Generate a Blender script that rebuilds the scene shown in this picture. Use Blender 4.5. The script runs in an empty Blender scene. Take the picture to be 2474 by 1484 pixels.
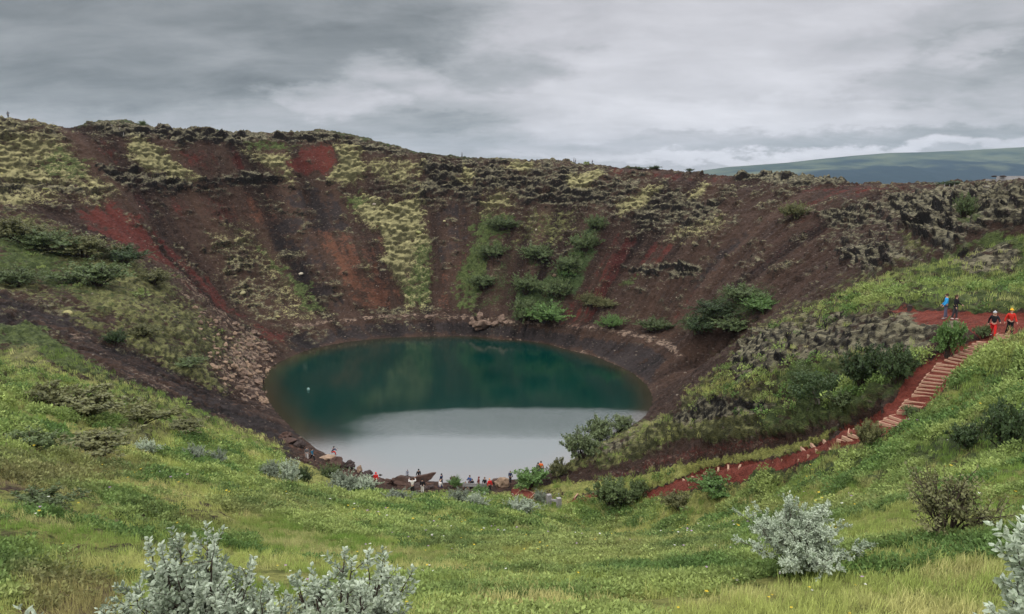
import bpy, bmesh, math, random
import numpy as np
from mathutils import Vector, Matrix

sc = bpy.context.scene
R = math.radians
# ------------------------------------------------------------------ camera, world, sun, exposure
W_PX, H_PX, F_PX, HZ = 2474.0, 1484.0, 1800.0, 440.0      # measured on the photograph: size, focal length, horizon row
PITCH = math.atan((H_PX/2-HZ)/F_PX)
EYE = 37.0                                                # eye above the lake, metres
cam_d = bpy.data.cameras.new('camera')
cam = bpy.data.objects.new('camera', cam_d); sc.collection.objects.link(cam)
cam.location = (0, 0, EYE); cam.rotation_euler = (math.pi/2-PITCH, 0, 0)
cam_d.sensor_width = 36; cam_d.lens = 36*F_PX/W_PX; cam_d.clip_start = .1; cam_d.clip_end = 40000
sc.camera = cam
sc.view_settings.view_transform = 'Standard'; sc.view_settings.look = 'None'
sc.view_settings.exposure = 0.20; sc.view_settings.gamma = 1
sc.cycles.use_denoising = True
sc.cycles.max_bounces = 6; sc.cycles.diffuse_bounces = 3; sc.cycles.glossy_bounces = 3
sc.cycles.transmission_bounces = 2; sc.cycles.transparent_max_bounces = 4; sc.cycles.volume_bounces = 0

SUN_EL, SUN_AZ = R(56), R(-150)
sun_d = bpy.data.lights.new('sun', 'SUN'); sun_d.energy = 1.4; sun_d.angle = R(14); sun_d.color = (1, .965, .92)
sun = bpy.data.objects.new('sun', sun_d); sc.collection.objects.link(sun)
sd = Vector((math.sin(SUN_AZ)*math.cos(SUN_EL), math.cos(SUN_AZ)*math.cos(SUN_EL), math.sin(SUN_EL)))
sun.rotation_euler = sd.to_track_quat('Z', 'Y').to_euler()

class NT:
    """tiny helper for node trees"""
    def __init__(s, tree):
        s.t = tree; tree.nodes.clear()
    def n(s, typ, **kw):
        nd = s.t.nodes.new(typ)
        ins = kw.pop('ins', {})
        for k, v in kw.items(): setattr(nd, k, v)
        for k, v in ins.items(): s.put(nd.inputs[k], v)
        return nd
    def put(s, sock, v):
        if isinstance(v, bpy.types.NodeSocket): s.t.links.new(v, sock)
        elif isinstance(v, bpy.types.Node): s.t.links.new(v.outputs[0], sock)
        else:
            if hasattr(sock.default_value, '__len__') and not hasattr(v, '__len__'): v = [v]*len(sock.default_value)
            if hasattr(sock.default_value, '__len__') and len(sock.default_value) == 4 and len(v) == 3: v = (*v, 1)
            sock.default_value = v
    def m(s, op, a, b=0.0, c=0.0, clamp=False):
        nd = s.n('ShaderNodeMath', operation=op, use_clamp=clamp)
        s.put(nd.inputs[0], a); s.put(nd.inputs[1], b)
        if op == 'MULTIPLY_ADD': s.put(nd.inputs[2], c)
        return nd.outputs[0]
    def v(s, op, a, b=(0, 0, 0)):
        nd = s.n('ShaderNodeVectorMath', operation=op); s.put(nd.inputs[0], a)
        if op == 'SCALE': s.put(nd.inputs['Scale'], b)
        else: s.put(nd.inputs[1], b)
        return nd.outputs[0]
    def noise(s, vec, scale, detail=4, rough=.55, dist=0.0, out=0):
        nd = s.n('ShaderNodeTexNoise', ins={'Vector': vec, 'Scale': scale, 'Detail': detail, 'Roughness': rough, 'Distortion': dist})
        return nd.outputs[out]
    def mix(s, f, a, b, blend='MIX'):
        nd = s.n('ShaderNodeMix', data_type='RGBA', blend_type=blend)
        s.put(nd.inputs[0], f); s.put(nd.inputs[6], a); s.put(nd.inputs[7], b)
        return nd.outputs[2]
    def mr(s, x, a, b, c=0.0, d=1.0, t='LINEAR'):
        nd = s.n('ShaderNodeMapRange', interpolation_type=t, clamp=True)
        for i, q in enumerate((x, a, b, c, d)): s.put(nd.inputs[i], q)
        return nd.outputs[0]

def build_world():
    w = bpy.data.worlds.new('World'); sc.world = w; w.use_nodes = True
    T = NT(w.node_tree)
    g = T.n('ShaderNodeTexCoord').outputs['Generated']
    sep = T.n('ShaderNodeSeparateXYZ', ins={0: g})
    X, Y, Z = sep.outputs
    yy = T.m('MAXIMUM', Y, .08)
    warp = T.n('ShaderNodeTexNoise', ins={'Vector': T.v('MULTIPLY', g, (1, 1, 2.6)), 'Scale': 6.5, 'Detail': 9.0, 'Roughness': .62})
    ws = T.n('ShaderNodeSeparateColor', ins={0: warp.outputs['Color']})
    A = T.m('ADD', T.m('DIVIDE', X, yy), T.m('MULTIPLY', T.m('SUBTRACT', ws.outputs[0], .5), .36))
    B = T.m('ADD', T.m('DIVIDE', Z, yy), T.m('MULTIPLY', T.m('SUBTRACT', ws.outputs[1], .5), .095))
    def px(p): return (p-1237)/1800/1.02
    def py(p): return (440-p)/1800*.945
    def blob(cx, cy, rx, ry, soft=1.0, tilt=0.0):
        dx = T.m('SUBTRACT', A, px(cx)); dy = T.m('SUBTRACT', B, py(cy))
        if tilt: dy = T.m('SUBTRACT', dy, T.m('MULTIPLY', dx, tilt))
        q = T.m('ADD', T.m('POWER', T.m('DIVIDE', T.m('ABSOLUTE', dx), rx/1800), 2), T.m('POWER', T.m('DIVIDE', T.m('ABSOLUTE', dy), ry/1800), 2))
        return T.mr(q, 1+soft, max(0, 1-soft), 0, 1, 'SMOOTHSTEP')
    # cloud deck seen in perspective: coordinates on a flat layer overhead
    den = T.m('ADD', T.m('MAXIMUM', Z, 0.0), .20)
    comb = T.n('ShaderNodeCombineXYZ', ins={0: T.m('DIVIDE', X, den), 1: T.m('DIVIDE', Y, den), 2: 0.0}).outputs[0]
    n1 = T.noise(T.v('MULTIPLY', comb, (.9, 1.5, 1)), 1.0, 8, .55, .5)
    n2 = T.noise(T.v('MULTIPLY', comb, (2.6, 4.2, 1)), 1.0, 8, .6, .4)
    base = T.m('ADD', T.m('MULTIPLY', T.m('SUBTRACT', n1, .5), .36), T.m('MULTIPLY', T.m('SUBTRACT', n2, .5), .27))
    val = T.m('ADD', base, .405)
    def add(f, k):
        nonlocal val
        val = T.m('ADD', val, T.m('MULTIPLY', f, k*1.15))
    add(blob(350, 60, 950, 180, .9, .02), -.135)
    add(blob(880, 120, 330, 70, .9, .2), -.05)
    add(blob(300, 225, 500, 40, .9), -.03)
    add(blob(1250, 165, 150, 40, .9, .1), -.10)
    add(blob(1700, 150, 560, 230, .9), .16)
    add(blob(930, 190, 130, 40, .9, -.1), .10)
    add(blob(790, 240, 110, 28, .9, -.1), .12)
    add(blob(2330, 150, 330, 60, .8, .3), -.10)
    add(blob(2350, 115, 130, 30, .9, .25), .12)
    add(blob(2150, 100, 260, 50, .9, .2), -.07)
    add(blob(1900, 285, 520, 36, .9), .09)
    add(blob(2050, 335, 620, 22, .8, .02), -.115)
    add(blob(1950, 372, 600, 14, .8, .02), .17)
    add(blob(1000, 310, 260, 26, .9), -.07)
    add(blob(1700, 385, 400, 16, .9), -.05)
    val = T.m('MAXIMUM', val, .115)
    # overcast sky brightened above the view for ground light; added band ahead whitens lake
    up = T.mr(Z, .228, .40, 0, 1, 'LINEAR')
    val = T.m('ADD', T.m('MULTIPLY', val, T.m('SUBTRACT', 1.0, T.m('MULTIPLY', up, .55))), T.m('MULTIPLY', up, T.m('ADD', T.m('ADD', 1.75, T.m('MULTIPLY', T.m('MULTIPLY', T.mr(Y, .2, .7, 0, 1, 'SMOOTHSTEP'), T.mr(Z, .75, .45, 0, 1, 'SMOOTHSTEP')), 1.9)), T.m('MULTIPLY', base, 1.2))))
    below = T.mr(Z, -.02, 0, 0, 1)
    tint = T.mix(T.mr(val, .2, .5, 0, 1), (.93, 1.0, 1.02), (1.0, .99, 1.04))
    cl = T.mix(1.0, tint, T.n('ShaderNodeCombineColor', ins={0: val, 1: val, 2: val}).outputs[0], 'MULTIPLY')
    sky = T.n('ShaderNodeTexSky', sky_type='NISHITA', sun_disc=False, sun_elevation=SUN_EL, sun_rotation=SUN_AZ)
    skyc = T.v('SCALE', sky.outputs[0], .07)
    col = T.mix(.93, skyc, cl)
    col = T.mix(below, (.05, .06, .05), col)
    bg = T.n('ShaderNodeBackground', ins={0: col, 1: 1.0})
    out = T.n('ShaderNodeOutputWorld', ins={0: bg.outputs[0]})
build_world()

# ------------------------------------------------------------------ photo pixel <-> world rays
CP, SP = math.cos(PITCH), math.sin(PITCH)
def ray(px, py):
    u = (px-W_PX/2)/F_PX; v = -(py-H_PX/2)/F_PX
    return np.array([u, CP+v*SP, -SP+v*CP])
def at_d(px, py, d):
    r = ray(px, py); return np.array([0, 0, EYE])+r*(d/r[1])
def at_z(px, py, z):
    r = ray(px, py); return np.array([0, 0, EYE])+r*((z-EYE)/r[2])
def project(P):
    x, y, z = P[:, 0], P[:, 1], P[:, 2]-EYE
    f = y*CP-z*SP; u = y*SP+z*CP
    f = np.where(f < .3, .3, f)
    return W_PX/2+F_PX*x/f, H_PX/2-F_PX*u/f

# ------------------------------------------------------------------ noise (numpy)
def _h(i, j, k, seed):
    n = (i*374761393+j*668265263+k*2147483647//7+seed*974711) & 0xffffffff
    n = ((n ^ (n >> 13))*1274126177) & 0xffffffff
    n = ((n ^ (n >> 16))*2246822519) & 0xffffffff
    return ((n ^ (n >> 15)) & 0xffffff)/float(0xffffff)
def vnoise(P, scale, seed=0):
    Q = P*scale; I = np.floor(Q).astype(np.int64); f = Q-I; f = f*f*f*(f*(f*6-15)+10)
    r = 0
    for a in (0, 1):
        for b in (0, 1):
            for c in (0, 1):
                w = (f[:, 0] if a else 1-f[:, 0])*(f[:, 1] if b else 1-f[:, 1])*(f[:, 2] if c else 1-f[:, 2])
                r = r+w*_h(I[:, 0]+a, I[:, 1]+b, I[:, 2]+c, seed)
    return r
def fbm(P, scale, oct=4, seed=0, gain=.5):
    r = 0; a = 1; t = 0
    for o in range(oct):
        r = r+a*vnoise(P, scale*2.03**o, seed+o*17); t += a; a *= gain
    return r/t
def worley(P, scale, seed=0):
    """distance to the nearest cell point, second distance and a random value of the cell"""
    Q = P*np.asarray(scale); I = np.floor(Q).astype(np.int64)
    d1 = np.full(len(P), 9.); d2 = np.full(len(P), 9.); idv = np.zeros(len(P))
    for a in (-1, 0, 1):
        for b in (-1, 0, 1):
            for c in (-1, 0, 1):
                J = I+np.array([a, b, c])
                h = [_h(J[:, 0], J[:, 1], J[:, 2], seed+q) for q in (1, 2, 3)]
                d = (J[:, 0]+h[0]-Q[:, 0])**2+(J[:, 1]+h[1]-Q[:, 1])**2+(J[:, 2]+h[2]-Q[:, 2])**2
                near = d < d1
                d2 = np.where(near, d1, np.minimum(d2, d)); idv = np.where(near, _h(J[:, 0], J[:, 1], J[:, 2], seed+9), idv)
                d1 = np.where(near, d, d1)
    return np.sqrt(d1), np.sqrt(d2), idv

# ------------------------------------------------------------------ the shape of the crater: thin-plate surface through surveyed points
SHORE = [(637,920),(645,895),(690,868),(760,843),(850,825),(950,816),(1050,813),(1150,814),(1250,822),(1340,836),(1420,856),(1490,882),
 (1540,910),(1570,945),(1575,975),(1560,1003),(1525,1030),(1470,1062),(1400,1108),(1330,1140),(1250,1160),(1190,1167),(1100,1168),(1040,1164),
 (980,1165),(926,1159),(870,1140),(820,1113),(770,1090),(735,1063),(690,1020),(660,985),(642,950)]
CREST = [(0,297,200),(100,300,203),(150,316,206),(200,308,212),(340,302,224),(420,318,228),(480,317,231),(600,328,245),(720,323,251),(790,319,256),
 (900,345,254),(1000,370,251),(1100,382,249),(1250,388,247),(1390,398,243),(1500,406,238),(1650,416,230),(1800,429,220),(1950,437,207),
 (2100,449,187),(2250,449,172),(2330,440,163),(2474,441,150)]
BANK = [(640,792),(720,786),(800,775),(900,768),(1000,765),(1150,768),(1250,782),(1310,783),(1400,790),(1500,805),(1560,816),(1620,834),(1645,868)]
MID = [(0,440,177),(0,550,150),(0,700,120),(0,780,100),(0,870,80),(0,1000,45),(0,1150,22),(0,1300,13),(0,1484,8),
 (500,1010,95),(300,920,92),(100,850,83),(560,920,127),(450,800,126),(300,700,138),(150,600,152),(300,500,185),(300,600,163),(450,700,158),
 (600,650,197),(600,500,215),(850,500,224),(850,650,199),(1100,500,225),(1100,650,204),(1350,500,218),(1350,650,194),
 (1600,550,200),(1600,700,172),(1800,600,168),(1750,700,153),(1700,800,140),(1800,500,190),(2000,500,165),(2000,600,145),(1950,700,128),
 (1850,780,120),(1750,850,115),(1680,920,112),(1620,980,110),
 (1950,790,68),(1780,870,78),(1700,930,84),(1640,1010,88),(1500,1055,90),(2150,765,58),(2290,772,53),
 (1980,950,55),(1750,1000,68),(1640,1060,76),(1700,1095,68),(1500,1150,80),(1560,1190,74),(1700,1160,63),(1880,1125,51),(2040,1060,42.5),(2110,1035,40.5),(2180,990,41.5),(2100,900,52),
 (2230,920,44),(2300,870,46),(2380,830,47),(2440,808,46.5),(2400,775,50),(2474,790,48),
 (2400,700,66),(2200,700,82),(2474,600,76),(2300,600,97),(2150,600,117),(2250,520,117),(2400,520,102),(2474,480,96),(2250,462,158),(2400,455,140),(2100,520,150),
 (1237,1200,82),(1237,1230,70),(1237,1270,50),(1237,1330,25),(1237,1400,15),(1237,1484,9.5),
 (600,1484,9),(600,1300,22),(600,1200,45),(600,1120,65),(850,1172,75),(300,1300,17),(300,1150,35),(300,1030,58),(500,1100,62),(150,920,72),
 (1900,1300,22),(1900,1205,46),(2100,1130,36.5),(2300,1000,39.5),(2474,850,43),(2474,1000,32),(2474,1150,20),(2474,1300,12),(2474,1484,8),(2200,1300,15),(2200,1200,28),(2325,915,43.5),(2255,985,41),(2150,1062,39.3),(2010,1108,43),(1850,1165,53),(2420,845,45.5)]
WORLD = [(0,0,35.3),(0,4,33.55),(0,-10,37),(-40,-5,37.5),(40,-2,36.5),(-62,20,37),(58,22,33.5),(64,42,33),(70,62,36),(82,95,37.5),(106,128,37),(-100,50,42),(-122,100,48),(-146,150,51),
 (30,98,6.5),(42,94,13),(52,84,20),(-9,128,-9),(-9,150,-6),(-9,105,-6),(8,128,-6),(-27,128,-6),(-20,-40,34),(40,-40,33)]
pts = [at_z(a, b, 0) for a, b in SHORE]+[at_z(a, b, 3.3 if a < 1350 else 4.0) for a, b in BANK]
for a, b in BANK:
    q = at_z(a, b, 3.3 if a < 1350 else 4.0); o = q[:2]-np.array([-9., 128.]); o = o/np.hypot(*o); pts.append(np.array([*(q[:2]+o*4.5), q[2]+.35])); pts.append(np.array([*(q[:2]-o*1.2), q[2]-.5]))
pts += [at_d(*q) for q in MID]+[np.array(q, float) for q in WORLD]
CEN = np.array([-9., 128.])
for q in CREST:
    p = at_d(*q); pts.append(p)
    o = p[:2]-CEN; L = np.hypot(*o); o = o/L
    pts.append(np.array([*(p[:2]+o*14), p[2]-1.6])); pts.append(np.array([*(p[:2]+o*45), p[2]-9])); pts.append(np.array([*(p[:2]+o*100), p[2]-22]))
for x, y, z in ((-150,90,44),(-190,120,30),(-130,40,36),(-170,20,20),(120,90,30),(150,60,18),(130,20,18),(0,-100,18),(-100,-80,18),(100,-80,16)): pts.append(np.array([x, y, z], float))
pts = np.array(pts)
def _k(r2): return .5*r2*np.log(r2+1e-9)
def tps_fit(p, lam=.02):
    n = len(p); q = p[:, :2]/100
    K = _k(((q[:, None]-q[None])**2).sum(-1))+lam*.001*np.eye(n)
    Pm = np.hstack([np.ones((n, 1)), q]); A = np.zeros((n+3, n+3))
    A[:n, :n] = K; A[:n, n:] = Pm; A[n:, :n] = Pm.T
    s = np.linalg.solve(A, np.concatenate([p[:, 2], np.zeros(3)])); return q, s
_q, _s = tps_fit(pts)
def height(x, y):
    x = np.atleast_1d(np.asarray(x, float)); y = np.atleast_1d(np.asarray(y, float)); out = np.zeros(len(x))
    for i in range(0, len(x), 20000):
        a = np.stack([x[i:i+20000], y[i:i+20000]], -1)/100
        out[i:i+20000] = _k(((a[:, None]-_q[None])**2).sum(-1))@_s[:-3]+_s[-3]+a@_s[-2:]
    d = np.hypot(x+9, y-110)
    w = np.clip((d-175)/110, 0, 1); w = w*w*(3-2*w)
    out = out*(1-w)+16*w
    return out
def hit(px, py, dmin=3., dmax=330., first=True):
    """where the line of sight through a photo pixel meets the ground"""
    r = ray(px, py); d = np.geomspace(dmin, dmax, 1400)
    P = np.array([0, 0, EYE])+r*(d/r[1])[:, None]
    g = P[:, 2]-height(P[:, 0], P[:, 1])
    idx = np.where(g < 0)[0]
    if len(idx) == 0: i = len(d)-1; return P[np.argmin(g)]
    i = max(1, idx[0]); t = g[i-1]/(g[i-1]-g[i]); return P[i-1]+(P[i]-P[i-1])*t
def ground(x, y): return float(height([x], [y])[0])

# the stairs and the path are cut level into the slope: their centre line, found on the uncut ground
def z5(x, y): return ((3200+x/1.7464)/1.6281, (1050+y/1.7464)/1.6281)
def z4(x, y): return ((2600+x/1.97875)/1.6281, (1250+y/1.97875)/1.6281)
STEPS = [(1253,462,1345,470),(1240,482,1345,490),(1121,510,1222,530),(1090,523,1187,548),(1060,545,1170,568),(1028,566,1135,585),(995,583,1097,604),(963,604,1060,622),(930,620,1030,640),(900,636,997,658),(842,660,970,678),(826,684,960,702),(812,708,945,725),(773,738,925,752),(757,760,895,778),(741,783,880,800),(725,805,863,822),(708,830,848,848),(693,852,830,870),(675,876,820,890),(623,915,765,935),(607,940,745,960),(588,965,725,982),(573,990,710,1005),(520,1020,605,1050),(482,1038,590,1072),(444,1060,550,1090),(408,1078,510,1108),(313,1098,375,1120),(273,1115,330,1140),(237,1140,310,1165),(197,1158,270,1190),(160,1180,250,1205)]
LOOSE = [(67,1210,125,1247,z5),(1165,1005,1212,1042,z4),(1088,1037,1150,1085,z4),(1022,1072,1075,1110,z4),(948,1095,944,1120,z4),(875,1108,875,1132,z4),(770,1125,760,1160,z4),(620,1150,607,1182,z4),(523,1160,524,1196,z4),(446,1170,446,1208,z4),(337,1207,370,1240,z4),(240,1235,300,1264,z4),(170,1262,222,1296,z4)]
PATHLINE = []
for a, b, c, d, fn in [(*q, z5) for q in STEPS]+LOOSE:
    A_ = hit(*fn(a, b)); B_ = at_z(*fn(c, d), A_[2]); B_ = A_+(B_-A_)*min(1, 1.9/np.hypot(*(B_-A_)[:2])); PATHLINE.append((A_+B_)/2)
PATHLINE = np.array(PATHLINE)
for _ in range(2): PATHLINE[1:-1, :] = (PATHLINE[:-2]+PATHLINE[1:-1]*2+PATHLINE[2:])/4
PATHLINE[1:-1, 2] = (PATHLINE[:-2, 2]+PATHLINE[1:-1, 2]*2+PATHLINE[2:, 2])/4
_height0 = height
def height(x, y):
    x = np.atleast_1d(np.asarray(x, float)); y = np.atleast_1d(np.asarray(y, float)); z = _height0(x, y)
    lo, hi = PATHLINE.min(0)-4, PATHLINE.max(0)+4
    i = np.where((x > lo[0]) & (x < hi[0]) & (y > lo[1]) & (y < hi[1]))[0]
    if len(i):
        X, Y = x[i], y[i]; best = np.full(len(i), 1e9); zb = np.zeros(len(i))
        for a, b in zip(PATHLINE[:-1], PATHLINE[1:]):
            e = b-a; t = np.clip(((X-a[0])*e[0]+(Y-a[1])*e[1])/(e[0]**2+e[1]**2+1e-9), 0, 1); d = np.hypot(X-a[0]-t*e[0], Y-a[1]-t*e[1])
            m_ = d < best; zb = np.where(m_, a[2]+t*e[2], zb); best = np.minimum(best, d)
        w = np.clip((2.4-best)/1.6, 0, 1); w = w*w*(3-2*w); z[i] = z[i]*(1-w)+(zb-.06)*w
    return z

# ------------------------------------------------------------------ object helpers
COL = sc.collection
def mesh_obj(name, verts, faces, mat=None, parent=None, smooth=False, attrs=None):
    me = bpy.data.meshes.new(name)
    verts = np.asarray(verts, np.float32)
    if isinstance(faces, np.ndarray):
        k = faces.shape[1]; me.vertices.add(len(verts)); me.vertices.foreach_set('co', verts.ravel())
        me.loops.add(faces.size); me.loops.foreach_set('vertex_index', faces.ravel().astype(np.int32))
        me.polygons.add(len(faces)); me.polygons.foreach_set('loop_start', np.arange(0, faces.size, k, dtype=np.int32))
        me.update(calc_edges=True); me.validate()
    else:
        me.from_pydata([tuple(map(float, v)) for v in verts], [], faces); me.update()
    if smooth: me.polygons.foreach_set('use_smooth', np.ones(len(me.polygons), bool))
    if attrs:
        for k, v in attrs.items():
            if v.ndim == 2: a = me.attributes.new(k, 'FLOAT_COLOR', 'POINT'); a.data.foreach_set('color', np.ascontiguousarray(v, np.float32).ravel())
            else: a = me.attributes.new(k, 'FLOAT', 'POINT'); a.data.foreach_set('value', v.astype(np.float32))
    o = bpy.data.objects.new(name, me); COL.objects.link(o)
    if mat: me.materials.append(mat)
    if parent: o.parent = parent
    return o
def tag(o, label=None, cat=None, group=None, kind=None):
    for k, v in (('label', label), ('category', cat), ('group', group), ('kind', kind)):
        if v: o[k] = v
    return o
def empty(name, loc, rz=0):
    o = bpy.data.objects.new(name, None); COL.objects.link(o); o.empty_display_size = .2
    o.location = loc; o.rotation_euler = (0, 0, rz); return o
def kids(o): return [c for c in bpy.data.objects if c.parent == o]
def copy_tree(o, ch):
    c = o.copy(); COL.objects.link(c)
    for k in ch:
        d = k.copy(); COL.objects.link(d); d.parent = c
    return c
def lin(r, g, b):
    f = lambda c: (c/12.92 if c <= .04045 else ((c+.055)/1.055)**2.4)
    return (f(r/255), f(g/255), f(b/255))
def simple_mat(name, col, rough=.85, var=.25, scale=6., spec=.25, bump=0., col2=None):
    m = bpy.data.materials.new(name); m.use_nodes = True; T = NT(m.node_tree)
    tc = T.n('ShaderNodeTexCoord').outputs['Object']
    n = T.noise(tc, scale, 5, .6)
    c2 = col2 or tuple(min(1, c*(1+var)) for c in col)
    c1 = col if col2 else tuple(c*(1-var) for c in col)
    b = T.n('ShaderNodeBsdfPrincipled', ins={'Base Color': T.mix(T.mr(n, .3, .7), c1, c2), 'Roughness': rough, 'Specular IOR Level': spec})
    if bump: T.put(b.inputs['Normal'], T.n('ShaderNodeBump', ins={'Strength': bump, 'Height': T.noise(tc, scale*3, 6, .65), 'Distance': .05}).outputs[0])
    T.n('ShaderNodeOutputMaterial', ins={0: b.outputs[0]}); return m

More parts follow.
